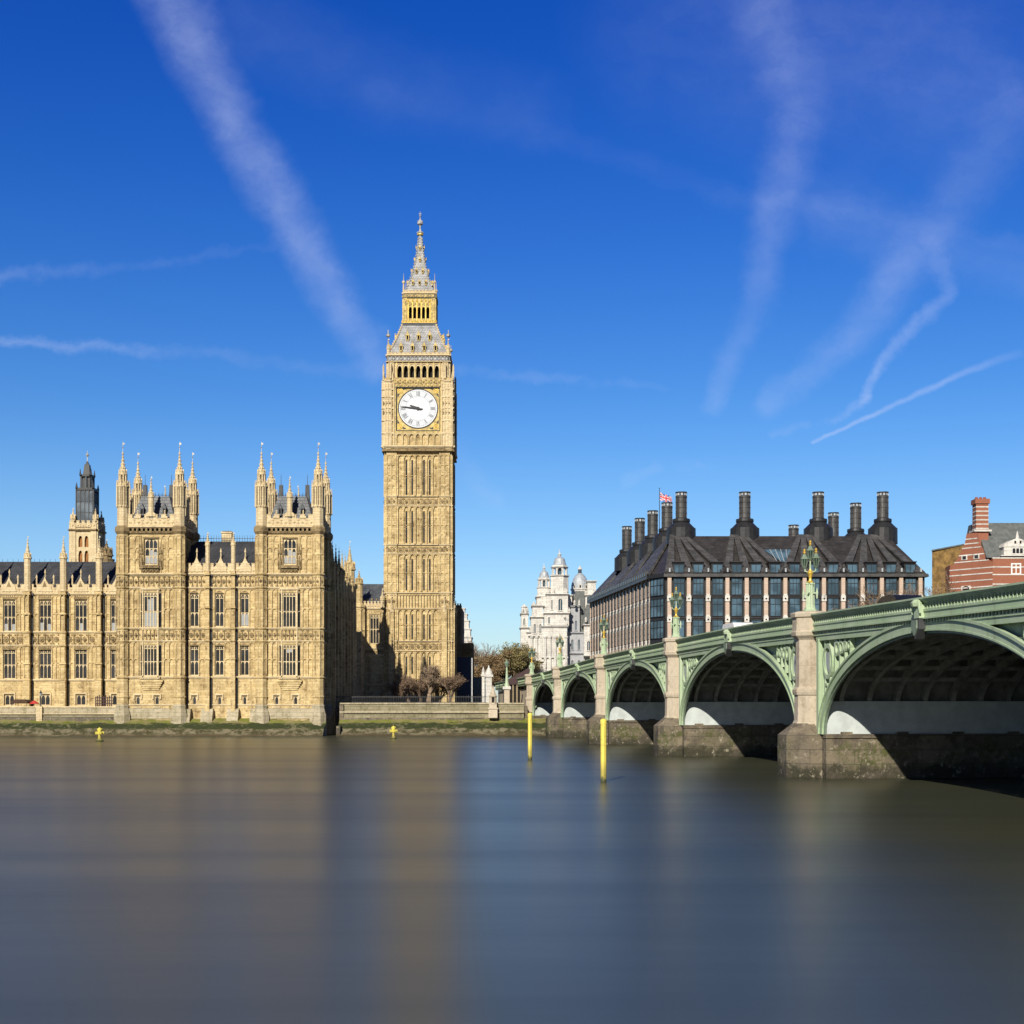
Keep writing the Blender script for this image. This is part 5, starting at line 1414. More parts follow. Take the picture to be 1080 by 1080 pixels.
    for i in range(nb+1):
        for half in ((0,) if i == nb else (0, .5)):
            p = MT @ Vector((min(max((i+half)*bw, .3), L-.3), 0, 4))
            thin = half > 0
            key = 'thin' if thin else 'full'
            if key not in WIN:
                m = MB('pink_stone'); h = z(608.5)-4; w = .10 if thin else .22
                m.box(-w, w, .10 if thin else -.06, .2, 0, h)
                if not thin:
                    for yy in (631.5, 653.5, 676): m.use('white_stone').box(-w-.05, w+.05, -.09, .18, z(yy)-4.45, z(yy)-3.55); m.use('pink_stone')
                o = m.build('pier' if thin else 'column', None, (0, 0, 0)); o.parent = t; q = WO[t.name]
                o.location = p-Vector(q); o.rotation_euler = (0, 0, rz); WIN[key] = o
            else: dup_mesh(WIN[key], tuple(p), t, rz)
    for ri, (ya, yb) in enumerate(rows[:3]):
        h = z(yb)-z(ya)
        for i in range(nb):
            p = MT @ Vector(((i+.5)*bw, .06, z(ya)))
            window(t, 'bay%d' % ri, bw-.56, h, 4, (h*.66, h*.3), tuple(p), rz, name='bay_window', stone_m='bronze_dark', pane_m='pane_dark', head=False, fw=.10, mw=.09, depth=.13)
    # --- roof: steep plates to a ridge platform
    zr = z(562.5)+.9; zd = z(605)
    RY = 11.0
    def yr(zz): return Y+.5+(zz-zd)/(zr-zd)*(RY+.7)
    rb = MB('plate_roof')
    e0, e1 = xa-.3, xb+.4
    q0 = far+Vector((.1, 0, 0)); q1 = A+Vector((.1, .1, 0))
    side_top = Vector((9.5, 0, 0))
    T0 = (PX(714, Y)+1.5, Y+1.2+RY, zr); T1 = (PX(947, Y)+1.2, Y+1.2+RY, zr)
    S0 = (far.x+7.6, far.y-2, zr)
    rb.use('plate_shade'); rb.quad((e0, Y+.5, zd), (e1, Y+.5, zd), T1, T0)                              # river slope
    rb.add([(e1, Y+.5, zd), (e1, Y+40, zd), (T1[0], Y+34, zr), T1], [(0, 1, 2, 3)])   # right slope
    rb.quad((q0.x, q0.y, zd), (q1.x, q1.y, zd), T0, S0)                       # long side slope
    rb.add([(q1.x, q1.y, zd), (e0, Y+.5, zd), T0], [(0, 1, 2)])
    rb.use('plate_shade'); rb.add([T0, T1, (T1[0], Y+34, zr), (T0[0]+20, Y+34, zr), (S0[0]+22, S0[1], zr), S0], [(0, 1, 2, 3, 4, 5)]); rb.use('plate_roof')
    for c in cols:      # small pale vents between the dormers
        x = PX(c, Y); rb.use('lead').box(x-.14, x+.14, Y-.62, Y-.1, z(603.5), z(599.5)); rb.use('plate_roof')
    # fan-shaped ducts from the chimneys down to the columns
    rb.use('plate_roof')
    CH = [718.5, 785.5, 863, 931]
    groups = [(CH[0], cols[0:4]), (CH[1], cols[3:7]), (CH[2], cols[6:10]), (CH[3], cols[9:14])]
    for cpx, cs in groups:
        for c in cs:
            a = Vector((PX(c+(cpx-c)*.02, Y), Y-.15, zd)); b = Vector((PX(cpx+(c-cpx)*.20, Y), T0[1]-.5, zr))
            d = (b-a); w = Vector((1, 0, 0)); nrm = Vector((0, -d.z, d.y)).normalized()*-1
            nrm = Vector((0, -1, (d.y/d.z))).normalized()
            hw0, hw1 = 5.0*u, 2.4*u
            pts = [a-w*hw0, a+w*hw0, b+w*hw1, b-w*hw1]; top = [p+nrm*(.45 if q_ < 2 else .35) for q_, p in enumerate(pts)]
            rb.add([tuple(p) for p in pts+top], [(3, 2, 1, 0), (4, 5, 6, 7), (0, 1, 5, 4), (1, 2, 6, 5), (2, 3, 7, 6), (3, 0, 4, 7)])
    # ducts on the long side
    for i in range(19):
        f = i/18
        a = q0.lerp(q1, f); a = Vector((a.x-.3, a.y, zd)); g = math.floor(f*3.99); fc = (g+.5)/4
        b = Vector(S0).lerp(Vector(T0), fc+(f-fc)*.3)+Vector((-.2, 0, 0)); dirv = (q1-q0).normalized()
        d = b-a; nrm = d.cross(Vector((dirv.x, dirv.y, 0))).normalized(); nrm = nrm if nrm.x < 0 else -nrm
        hw0, hw1 = 1.0, .5
        w = Vector((dirv.x, dirv.y, 0))
        pts = [a-w*hw0, a+w*hw0, b+w*hw1, b-w*hw1]; top = [p+nrm*.5 for p in pts]
        rb.add([tuple(p) for p in pts+top], [(0, 1, 2, 3), (7, 6, 5, 4), (4, 5, 1, 0), (5, 6, 2, 1), (6, 7, 3, 2), (7, 4, 0, 3)])
    rb.build('roof', t)
    # skylight between two ducts
    sk = MB('pane_blue'); a, b = PX(816, Y), PX(846, Y)
    za, zb = z(591), z(575)
    y_a, y_b = yr(za)-.35, yr(zb)-.35
    sk.quad((a+2.2, y_a, za), (b-2.2, y_a, za), (b, y_b, zb), (a-.6, y_b, zb))
    sk.use('lead')
    for i in range(5): x = a+.6+i*(b-a-1.2)/4; sk.tube((x+(.8 if i < 2 else -.8)*(abs(i-2)/2), y_a-.05, za), (x, y_b-.05, zb), .07, .07, 4)
    sk.build('skylight', t)
    # chimneys: stepped round base, ribbed drum, slotted crown
    ch0 = None
    def chimney(x, y, zb, s=1.0, low=False):
        nonlocal ch0
        if ch0 is None:
            m = MB('bronze_dark'); m.lathe(0, 0, [(-2, 2.95), (1.15, 2.92), (1.2, 2.75), (1.8, 2.15), (2.35, 1.62), (2.4, 1.76), (2.6, 1.80), (3.05, 1.76), (3.1, 1.3), (3.3, 1.16)], 20)
            m.use('bronze_roof'); m.lathe(0, 0, [(3.2, 1.10), (7.4, 1.04), (7.45, 1.18), (7.7, 1.18), (7.72, .98)], 20)
            for k in range(10):
                m.T = Tz(0, 0, 0, 2*math.pi*k/10); m.box(-.07, .07, -1.16, -.95, 3.2, 7.4); m.use('lead'); m.box(-.2, .2, -1.16, -1.0, 7.8, 8.25); m.use('bronze_roof')
            m.T = Matrix.Identity(4)
            for zz in (4.2, 5.3, 6.4): m.lathe(0, 0, [(zz, 1.05), (zz+.02, 1.16), (zz+.12, 1.16), (zz+.14, 1.05)], 20)
            m.use('bronze_dark'); m.lathe(0, 0, [(7.6, .98), (8.3, 1.0), (8.32, 1.18), (8.55, 1.18), (8.56, .8)], 20)
            ch0 = m.build('chimney', None, (0, 0, 0)); ch0.parent = t; q = WO[t.name]; ch0.location = (x-q[0], y-q[1], zb-q[2])
        else: dup_mesh(ch0, (x, y, zb), t)
    for c in CH:
        Yc = Y+13.5; chimney(PX(c, Yc), Yc, PZ(562, Yc)-.3)
    for c, y_, Yc in ((879, 544, Y+34), (902.5, 534, Y+25), (837, 557, Y+48)):
        chimney(PX(c, Yc), Yc, PZ(y_-2, Yc)-8.3)
    for c, y_, Yc in ((700.5, 530.5, Y+24), (685.5, 539, Y+35), (672, 547, Y+47), (658.5, 555.5, Y+59)):
        chimney(PX(c, Yc)+.6, Yc, PZ(y_, Yc)-8.5)
    # flag on a pole
    Yf = Y+26; f = thing('flagpole', (PX(695.5, Yf), Yf, zr-.5), 'flagpole on the dark office roof flying a red, white and blue flag', 'flag')
    m = MB('iron_dark'); x = PX(695.5, Yf); m.tube((x, Yf, zr-.5), (x, Yf, PZ(515.5, Yf)), .10, .07, 6); m.lathe(x, Yf, [(PZ(515.5, Yf), .05), (PZ(515, Yf)+.05, .14), (PZ(514.4, Yf), .03)], 6); m.build('pole', f)
    fl = MB('blue_flag'); W, H = 2.7, 1.7; z0 = PZ(527.5, Yf); nxx = 34; nyy = 20
    pts = []; fs = []; mi = []
    for i in range(nxx+1):
        for j in range(nyy+1):
            a = i/nxx; b = j/nyy
            pts.append((x+.1+W*a*.96, Yf+.28*math.sin(a*7+b)*a, z0+H*b*(1-.25*a)-.75*a-.15*math.sin(a*6)*a))
    fl.v = pts; fl.mats = ['blue_flag', 'white_flag', 'red_flag']
    for i in range(nxx):
        for j in range(nyy):
            cx = (i+.5)/nxx*2-1; cz = (j+.5)/nyy*2-1
            d1 = abs(cx-cz)/1.2; d2 = abs(cx+cz)/1.2; k = 0
            if min(d1, d2) < .22: k = 1
            if min(d1, d2) < .08: k = 2
            if abs(cx) < .20 or abs(cz) < .33: k = 1
            if abs(cx) < .12 or abs(cz) < .20: k = 2
            o = i*(nyy+1)+j; fl.f.append([o, o+nyy+1, o+nyy+2, o+1]); fl.mi.append(k)
    fl.build('flag', f)
office_block()

def right_buildings():
    Y = 262.; z = lambda y: PZ(y, Y); u = Y/FPX
    t = thing('brick_block', (PX(1000, Y), Y, 4.3), 'plain yellow brown brick block between the dark office roof and the striped house', 'building')
    mb = MB('yellow_brick'); x0, x1 = PX(983, Y+4)*1.0, PX(1016, Y)
    mb.add([(x0, Y+4, 4), (x1, Y-.5, 4), (x1+6, Y+16, 4), (x0+7, Y+16, 4), (x0, Y+4, z(579)), (x1, Y-.5, z(575)), (x1+6, Y+16, z(575)), (x0+7, Y+16, z(579))], [(0,3,2,1),(4,5,6,7),(0,1,5,4),(1,2,6,5),(2,3,7,6),(3,0,4,7)])
    mb.build('wall', t)
    mb = MB('grey_slate'); mb.add([(x0-.2, Y+3.7, z(579)), (x1+.2, Y-.8, z(575)), (x1+6.2, Y+16, z(575)), (x0+6.8, Y+16, z(579)), (x0-.2, Y+3.7, z(577.6)), (x1+.2, Y-.8, z(573.6)), (x1+6.2, Y+16, z(573.6)), (x0+6.8, Y+16, z(577.6))], [(0,3,2,1),(4,5,6,7),(0,1,5,4),(1,2,6,5),(2,3,7,6),(3,0,4,7)])
    mb.build('coping', t)
    # striped house
    Y = 240.; z = lambda y: PZ(y, Y); u = Y/FPX
    t = thing('striped_house', (PX(1060, Y), Y, 4.3), 'red brick and white banded house with striped chimney and grey slate roof', 'building')
    cx = PX(1047, Y); xl = PX(1014, Y); D = 9.0
    # gable end faces left of the corner; main front faces the river
    ga = Vector((cx, Y, 0)); gb = Vector((xl, Y+6.5, 0)); gl = (ga-gb).length; grz = math.atan2(ga.y-gb.y, ga.x-gb.x)
    mb = MB('brick_band'); mb.T = Matrix.Translation(gb) @ Matrix.Rotation(grz, 4, 'Z')
    apex = gl*.52
    prof = [(0, 4), (gl, 4), (gl, z(597)), (gl*.80, z(583)), (gl*.66, z(570)), (gl*.62, z(560)), (gl*.40, z(560)), (gl*.36, z(570)), (gl*.22, z(583)), (0, z(597))]
    mb.prism(prof, 0, .6)
    mb.use('white_stone')
    def half(zz):
        rows = [(z(597), 0, gl), (z(583), gl*.22, gl*.80), (z(570), gl*.36, gl*.66), (z(560), gl*.40, gl*.62)]
        if zz <= rows[0][0]: return 0, gl
        for (a, l0, r0), (b, l1, r1) in zip(rows[:-1], rows[1:]):
            if a <= zz <= b: f = (zz-a)/(b-a); return l0+(l1-l0)*f, r0+(r1-r0)*f
        return gl*.40, gl*.62
    for y_ in (566, 571, 575.5, 583, 590, 598, 604, 611, 618, 626, 634): l, r = half(z(y_)); mb.box(l, r, -.05, .3, z(y_)-.09, z(y_)+.09)
    for f0 in (.30, .58): mb.box(f0*gl-.1, f0*gl+1.0, -.1, .3, z(588), z(583)); mb.use('pane_dark').box(f0*gl+.1, f0*gl+.8, -.12, .1, z(587.5), z(583.8)); mb.use('white_stone')
    mb.use('white_stone'); mb.arch_head(gl*.30, gl*.50, z(621), z(616), -.3, .2); mb.use('shadow_dark').box(gl*.32, gl*.48, -.06, .2, 5, z(619))
    mb.T = Matrix.Identity(4)
    mb.use('brick_band').box(cx, cx+22, Y, Y+D, 4, z(588)); mb.prism_z([(ga.x, ga.y+.05), (cx+.1, Y+D), (gb.x+.5, gb.y+4), (gb.x+.1, gb.y+.1)], 4, z(592))
    mb.use('white_stone')
    for y_ in (588.5, 598, 606, 616, 626): mb.box(cx-.04, cx+22, Y-.06, Y+.2, z(y_)-.10, z(y_)+.10)
    # windows on the river front
    mb.build('wall', t)
    for x in (1071.5, 1094, 1116): window(t, 'strip', 1.7, z(594)-z(606), 2, ((z(594)-z(606))*.6,), (PX(x, Y), Y-.1, z(606)), stone_m='white_paint', head=False, fw=.22, mw=.16)
    d = MB('white_stone'); dx = PX(1071, Y)
    d.box(dx-2.0, dx+2.6, Y-.2, Y+2, z(586), z(577)); d.prism([(dx-2.2, z(577)), (dx+2.8, z(577)), (dx+2.5, z(573.5)), (dx+1.0, z(569)), (dx+.3, z(568)), (dx-.4, z(569)), (dx-1.9, z(573.5))], Y-.3, Y+3)
    d.lathe(dx+.3, Y, [(z(568.5), .35), (z(564), .2), (z(560), .05)], 6); d.box(dx-2.5, dx+3.1, Y-.4, Y+2, z(586.6), z(585.6))
    d.use('pane_dark')
    for i in range(3): d.box(dx-.55+i*.62, dx-.1+i*.62, Y-.24, Y, z(583.5), z(578.5))
    d.use('shadow_dark').box(dx-.3, dx-.0, Y-.34, Y, z(573.5), z(570.5)); d.box(dx+.6, dx+.9, Y-.34, Y, z(573.5), z(570.5))
    d.build('dormer', t)
    r = MB('grey_slate'); r.prism_x([(Y+.3, z(588)), (Y+6, PZ(551.5, Y+6)), (Y+10, PZ(551.5, Y+6)), (Y+14, z(588))], cx-.9, cx+22)
    r.build('roof', t)
    c = MB('brick_band'); Yc = Y+4.2; qx = PX(1034, Yc)
    c.box(qx-1.05, qx+1.05, Yc-1, Yc+1, z(585), PZ(532, Yc)); c.use('white_stone')
    for y_ in (558, 553.5, 549, 544.5, 540, 535.5): c.box(qx-1.08, qx+1.08, Yc-1.03, Yc+1.03, PZ(y_, Yc)-.11, PZ(y_, Yc)+.11)
    c.box(qx-1.5, qx+1.5, Yc-1.4, Yc+1.4, PZ(561.5, Yc), PZ(559.5, Yc)); c.use('brick_band').box(qx-1.25, qx+1.25, Yc-1.2, Yc+1.2, PZ(532, Yc), PZ(527, Yc)); c.use('red_brick')
    for i in range(3): c.lathe(qx-.7+i*.7, Yc, [(PZ(527, Yc), .28), (PZ(524.5, Yc), .24)], 8)
    c.build('chimney', t)
right_buildings()

# ------------------------------------------------------------------ the bridge
BA = Vector((3.29, 243.6, 0)); BX = Vector((.117, -1, 0)).normalized(); BYv = Vector((1, .117, 0)).normalized()
MBR = Matrix(((BX.x, BYv.x, 0, BA.x), (BX.y, BYv.y, 0, BA.y), (0, 0, 1, 0), (0, 0, 0, 1)))
def b_local(Y): return (243.6-Y)*1.00682
PIERS = [0., b_local(211.6), b_local(175.6), b_local(137.2), b_local(97.6), b_local(59.2), b_local(23.2), b_local(-8.8)]
DK = [(-60, 9.3), (-36, 9.5), (0, 9.82), (32.2, 10.25), (68.5, 10.86), (107.1, 11.14), (127, 11.22), (147, 11.08), (178, 10.68), (222, 10.1), (254, 9.75), (300, 9.5)]
def dk(x):
    for i in range(len(DK)-1):
        if DK[i][0] <= x <= DK[i+1][0]:
            p0 = DK[max(i-1, 0)][1]; p1, p2 = DK[i][1], DK[i+1][1]; p3 = DK[min(i+2, len(DK)-1)][1]
            f = (x-DK[i][0])/(DK[i+1][0]-DK[i][0])
            h = DK[i+1][0]-DK[i][0]
            m1 = (p2-p0)/max(1e-6, DK[i+1][0]-DK[max(i-1, 0)][0])*h; m2 = (p3-p1)/max(1e-6, DK[min(i+2, len(DK)-1)][0]-DK[i][0])*h
            return (2*f**3-3*f**2+1)*p1+(f**3-2*f**2+f)*m1+(-2*f**3+3*f**2)*p2+(f**3-f**2)*m2
    return DK[0][1] if x < DK[0][0] else DK[-1][1]
SPR = 2.95; BWID = 26.0
br = thing('bridge', (MBR @ Vector((110, 13, 0)))[:], 'pale green iron arch bridge on octagonal granite piers crossing the river at the right', 'bridge')
def bmesh_(m): b = MB(m); b.T = MBR.copy(); return b
def bridge():
    # --- piers
    for i, px in enumerate(PIERS):
        a = 1.55; top = dk(px)
        mb = bmesh_('tidal_stone')
        mb.box(px-3.1, px+3.1, .15, BWID-.15, -3, SPR-.25)
        mb.use('tidal_stone')
        cut = [(-2.3, .2), (-2.3, -.7), (-1.0, -1.9), (1.0, -1.9), (2.3, -.7), (2.3, .2)]
        mb.prism_z([(px+p[0], p[1]) for p in cut], -3, SPR-.1)
        o = len(mb.v)
        lo = [(px+p[0], p[1], SPR-.1) for p in cut]; hi = [(px+p[0]*.42, p[1]*.45-.1, SPR+.75) for p in cut]
        mb.add(lo+hi, [(k, k+1, k+7, k+6) for k in range(5)]+[tuple(range(6, 12))])
        mb.prism_z([(px+p[0], BWID-p[1]) for p in cut][::-1], -3, SPR-.1)
        mb.box(px-3.2, px+3.2, .1, BWID-.1, SPR-.25, SPR-.0)
        # inner pier wall, pale painted band and bearing blocks
        mb.use('under_iron'); mb.box(px-a+.05, px+a-.05, .6, BWID-.6, SPR, top-1.6)
        mb.use('pale_panel')
        for s in (-1, 1):
            mb.box(px+s*(a-.04), px+s*(a+1.36), .26, BWID-.75, SPR+.02, 5.15)
            for k in range(7): mb.use('tidal_stone'); mb.box(px+s*(a-.1), px+s*(a+1.48), 1.2+k*3.9, 2.0+k*3.9, SPR-.02, SPR+.16); mb.use('pale_panel')
        mb.build('pier', br)
        # octagonal granite shaft with cap
        for face in (0, 1):
            m = bmesh_('granite'); yy = .1 if face == 0 else BWID-.1
            m.lathe(px, yy, [(SPR-.1, 1.25), (SPR+.6, 1.25), (SPR+.9, 1.10), (5.55, 1.08), (5.6, 1.18), (5.8, 1.22), (5.95, 1.22), (6.1, 1.05), (6.15, 1.0), (top-1.75, .97), (top-1.65, 1.05), (top-1.45, 1.26), (top-1.2, 1.30), (top-1.1, 1.22), (top-.25, 1.20), (top-.18, 1.33), (top+.05, 1.36), (top+.14, 1.30), (top+.22, 1.0)], 8)
            m.build('pier_shaft', br)
    # --- spans
    for i in range(len(PIERS)-1):
        xs0, xs1 = PIERS[i]+1.5, PIERS[i+1]-1.5; x0, x1 = PIERS[i]+2.95, PIERS[i+1]-2.95
        c = (x0+x1)/2; a = (x1-x0)/2; crown = dk(c)-2.0; b = crown-SPR
        N = 48
        ell = lambda t, off=0.: (c-(a+off)*math.cos(t), SPR+(b+off)*math.sin(t))
        def zell(x, off=0.):
            q = (x-c)/(a+off); return SPR+(b+off)*math.sqrt(max(0, 1-q*q))
        ell2 = lambda t, off=0.: (c-(a+.1+off)*math.cos(t), 5.0+(crown-5.0+off)*math.sin(t))     # inner ribs spring above the pale band
        zc = lambda x: dk(x)-1.42          # underside of the cornice
        for face in (0, 1):
            m = bmesh_('green_iron')
            F = (lambda y: y) if face == 0 else (lambda y: BWID-y)
            R0, R1 = .0, .82
            for j in range(N):
                t0, t1 = math.pi*j/N, math.pi*(j+1)/N
                def quadp(o0, o1, y0, y1):
                    p = [ell(t0, o0), ell(t1, o0), ell(t1, o1), ell(t0, o1)]
                    zl = [min(q[1], zc(q[0])+.02) for q in p]
                    m.prism([(p[k][0], zl[k]) for k in range(4)], F(y0), F(y1))
                m.use('green_iron'); quadp(.22, .82, -.02, .2); quadp(.70, .86, -.12, -.02)
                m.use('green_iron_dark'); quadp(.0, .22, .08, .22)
                m.use('green_iron'); quadp(.14, .24, -.06, .10)
            K = 60
            for j in range(K):
                xa, xb = xs0+(xs1-xs0)*j/K, xs0+(xs1-xs0)*(j+1)/K
                ztop = lambda x: zc(x)-.42
                r0, r1 = zell(xa, .82), zell(xb, .82)
                m.use('green_iron')
                lo0, lo1 = max(r0-.05, ztop(xa)), max(r1-.05, ztop(xb))
                if lo0 < zc(xa) or lo1 < zc(xb):
                    m.prism([(xa, min(lo0, zc(xa))), (xb, min(lo1, zc(xb))), (xb, zc(xb)+.05), (xa, zc(xa)+.05)], F(0.), F(.4))
                # recessed spandrel sheet
                if r0 < ztop(xa) or r1 < ztop(xb):
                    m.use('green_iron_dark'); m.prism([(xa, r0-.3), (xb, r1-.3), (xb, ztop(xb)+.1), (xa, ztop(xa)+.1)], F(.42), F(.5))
            for s in (-1, 1):
                e = xs0 if s < 0 else xs1; d_ = -s       # into the span
                m.use('green_iron'); m.box(e, e+d_*.55, F(0.02), F(.4), SPR, zc(e)); m.box(e+d_*.55, e+d_*.66, F(-.06), F(.2), SPR, zc(e)-.3)
                # tracery in the spandrel: foiled ring with a shield, curving bars
                zt_ = zc(e)-.5
                rc = 1.05; rx, rz_ = e+d_*2.0, zt_-1.35
                if rz_-rc > SPR+1:
                    def ring(rx, rz_, r_o, r_i, y0, y1, n=20, st=1.0):
                        for k in range(n):
                            A0, A1 = 2*math.pi*k/n, 2*math.pi*(k+1)/n
                            m.prism([(rx+r_i*math.cos(A0), rz_+st*r_i*math.sin(A0)), (rx+r_o*math.cos(A0), rz_+st*r_o*math.sin(A0)), (rx+r_o*math.cos(A1), rz_+st*r_o*math.sin(A1)), (rx+r_i*math.cos(A1), rz_+st*r_i*math.sin(A1))], F(y0), F(y1))
                    m.use('green_iron'); ring(rx, rz_, .95, .72, .08, .42, st=1.25)
                    m.use('lead').prism([(rx-.42, rz_+.6), (rx+.42, rz_+.6), (rx+.42, rz_-.1), (rx, rz_-.75), (rx-.42, rz_-.1)], F(.15), F(.42))
                    m.use('green_iron')
                    for k in range(4): ring(rx+d_*(1.75+k*.75), zt_-.55+.04*k, .42-.04*k, .26-.02*k, .1, .42, 12, 1.3-.1*k)
                    for k in range(6):
                        bx = e+d_*(1.4+k*.95); zb = zell(bx, .8)
                        if zb < zt_-.3: m.box(bx-.09, bx+.09, F(.12), F(.42), zb, zt_+.1)
                    ring(rx-d_*.3, rz_-1.9, .4, .25, .1, .42, 10, 1.2)
            m.build('spandrel', br)
        # ribs and bracing under the deck
        for k in range(13 if i < 5 else 7):
            yk = 1.3+k*(1.95 if i < 5 else 3.9)
            m = bmesh_('under_iron')
            for j in range(28):
                t0, t1 = math.pi*j/28, math.pi*(j+1)/28
                p = [ell2(t0, .02), ell2(t1, .02), ell2(t1, .55), ell2(t0, .55)]
                m.prism(p, yk-.16, yk+.16); 
            for j in range(1, 14):
                xx = x0+(x1-x0)*j/14; m.box(xx-.08, xx+.08, yk-.08, yk+.08, min(ell2(math.acos(max(-1, min(1, (c-xx)/(a+.6)))), .5)[1], dk(xx)-1.5), dk(xx)-1.5)
            ribo = m.build('rib', br)
            if k < 6: pass
        m = bmesh_('under_iron')
        for j in range(2, 15):
            t = math.pi*j/16; p = ell2(t, .3); m.box(p[0]-.09, p[0]+.09, 1., BWID-1., p[1]-.12, p[1]+.14)
        m.build('bracing', br)
    # --- deck, in one length
    m = bmesh_('under_iron'); X0, X1 = -58., 270.; K = 110
    for j in range(K):
        xa, xb = X0+(X1-X0)*j/K, X0+(X1-X0)*(j+1)/K
        def slab(mt, y0, y1, a0, a1): m.use(mt); m.prism([(xa, dk(xa)+a0), (xb, dk(xb)+a0), (xb, dk(xb)+a1), (xa, dk(xa)+a1)], y0, y1)
        slab('under_iron', .45, BWID-.45, -1.62, -1.36); slab('asphalt', 3.6, BWID-3.6, -1.36, -1.25); slab('granite', .45, 3.6, -1.36, -1.12); slab('granite', BWID-3.6, BWID-.45, -1.36, -1.12)
    m.box(-58, -1, .5, BWID-.5, -2, 7.6)
    m.build('deck', br)
    # --- parapet and cornice for each span, both sides
    ends = [-58.]+PIERS+[270.]
    for i in range(len(ends)-1):
        p0, p1 = ends[i], ends[i+1]; K = max(6, int((p1-p0)/1.5))
        for face in (0, 1):
            F = (lambda y: y) if face == 0 else (lambda y: BWID-y)
            m = bmesh_('green_iron')
            for j in range(K):
                xa, xb = p0+(p1-p0)*j/K, p0+(p1-p0)*(j+1)/K
                def strip(a0, a1, y0, y1, mt='green_iron'): m.use(mt); m.prism([(xa, dk(xa)+a0), (xb, dk(xb)+a0), (xb, dk(xb)+a1), (xa, dk(xa)+a1)], F(y0), F(y1))
                strip(-.10, .0, -.30, .28); strip(-.18, -.10, -.22, .24); strip(-.26, -.18, -.12, .2)
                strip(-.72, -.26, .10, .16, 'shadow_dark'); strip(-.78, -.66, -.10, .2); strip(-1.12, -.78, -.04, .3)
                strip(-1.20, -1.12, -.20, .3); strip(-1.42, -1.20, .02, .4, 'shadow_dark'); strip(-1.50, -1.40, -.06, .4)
                # pierced trefoils and dentils
                q = 3 if p0 < 100 else 4
                for s_ in range(q):
                    xx = xa+(xb-xa)*(s_+.5)/q; w = (xb-xa)/q; d0 = dk(xx)
                    m.use('green_iron'); m.box(xx-w*.62, xx-w*.38, F(-.06), F(.12), d0-.68, d0-.24)
                    m.prism([(xx-w*.4, d0-.24), (xx, d0-.36), (xx+w*.4, d0-.24)], F(-.04), F(.12)); m.prism([(xx-w*.42, d0-.68), (xx+w*.42, d0-.68), (xx, d0-.56)], F(-.04), F(.12))
                    m.box(xx-w*.30, xx+w*.02, F(-.08), F(.1), d0-1.40, d0-1.20)
            m.build('parapet', br)
    # --- shields over the crowns
    for i in range(len(PIERS)-1):
        c = (PIERS[i]+PIERS[i+1])/2; d = dk(c)
        m = bmesh_('green_iron'); m.box(c-.34, c+.34, -.34, .1, d-1.15, d-.4); m.lathe(c, -.3, [(d-.5, .3), (d-.3, .36), (d-.12, .2)], 8)
        for s in (-1, 1): m.tube((c+s*.3, -.35, d-.2), (c+s*.55, -.35, d-.9), .1, .06, 6)
        m.use('iron_dark'); m.prism([(c-.5, d-1.15), (c+.5, d-1.15), (c+.5, d-1.75), (c, d-2.3), (c-.5, d-1.75)], -.42, .1); m.use('green_iron_dark'); m.prism([(c-.35, d-1.25), (c+.35, d-1.25), (c+.35, d-1.7), (c, d-2.1), (c-.35, d-1.7)], -.5, -.42)
        m.build('shield', br)
bridge()

# ------------------------------------------------------------------ lamp standards on the piers
def make_lamp(loc, label):
    t = thing('street_lamp', loc, label, 'street lamp', 'ornate lamps on the bridge piers')
    m = MB('green_iron'); m.lathe(0, 0, [(0, .52), (.12, .52), (.16, .42), (.3, .38)], 8)
    for k in range(4):
        a = math.pi/4+k*math.pi/2; m.lathe(.23*math.cos(a), .23*math.sin(a), [(.25, .14), (.5, .10), (1.85, .085), (1.9, .13), (2.0, .11)], 8)
    m.lathe(0, 0, [(.25, .22), (1.4, .19), (2.0, .16)], 8); m.box(-.5, .5, -.05, .05, 1.25, 1.33); m.box(-.05, .05, -.5, .5, 1.25, 1.33)
    for s in (-1, 1): m.lathe(s*.48, 0, [(.9, .05), (1.3, .09), (1.65, .02)], 6)
    m.use('gold').lathe(0, 0, [(2.0, .24), (2.08, .27), (2.14, .12), (2.3, .09), (2.5, .14), (2.66, .20), (2.78, .20), (2.86, .09), (2.95, .07)], 10)
    m.use('green_iron').lathe(0, 0, [(2.95, .07), (3.4, .05), (3.9, .04)], 8)
    for s in (-1, 1):
        pts = [(0, 2.85), (.2*s, 2.75), (.34*s, 2.82), (.38*s, 3.05)]
        for p, q in zip(pts[:-1], pts[1:]): m.tube((p[0], p[0]*.25, p[1]), (q[0], q[0]*.25, q[1]), .045, .04, 5)
    m.T = Matrix.Identity(4); WO['_'] = 0
    o = m.build('standard', None, (0, 0, 0)); o.parent = t; o.location = (0, 0, 0)
    for x, z0, nm in ((-.38, 3.05, 0), (.38, 3.08, 0), (0, 3.62, 0)):
        l = MB('lamp_glass'); l.lathe(x, x*.25, [(z0, .10), (z0+.08, .13), (z0+.58, .24)], 8)
        l.use('green_iron_dark')
        for k in range(8):
            a = math.pi/8+k*math.pi/4; l.tube((x+.12*math.cos(a), x*.25+.12*math.sin(a), z0+.05), (x+.25*math.cos(a), x*.25+.25*math.sin(a), z0+.60), .022, .022, 4)
        l.lathe(x, x*.25, [(z0-.1, .06), (z0+.04, .17), (z0+.06, .1)], 8); l.lathe(x, x*.25, [(z0+.58, .28), (z0+.64, .28), (z0+.72, .18), (z0+.9, .12), (z0+.95, .05)], 8)
        l.use('gold').lathe(x, x*.25, [(z0+.93, .05), (z0+1.02, .11), (z0+1.1, .05), (z0+1.2, .10), (z0+1.3, .02)], 6)
        d = l.build('lantern', None, (0, 0, 0)); d.parent = t; d.location = (0, 0, 0)
    return t
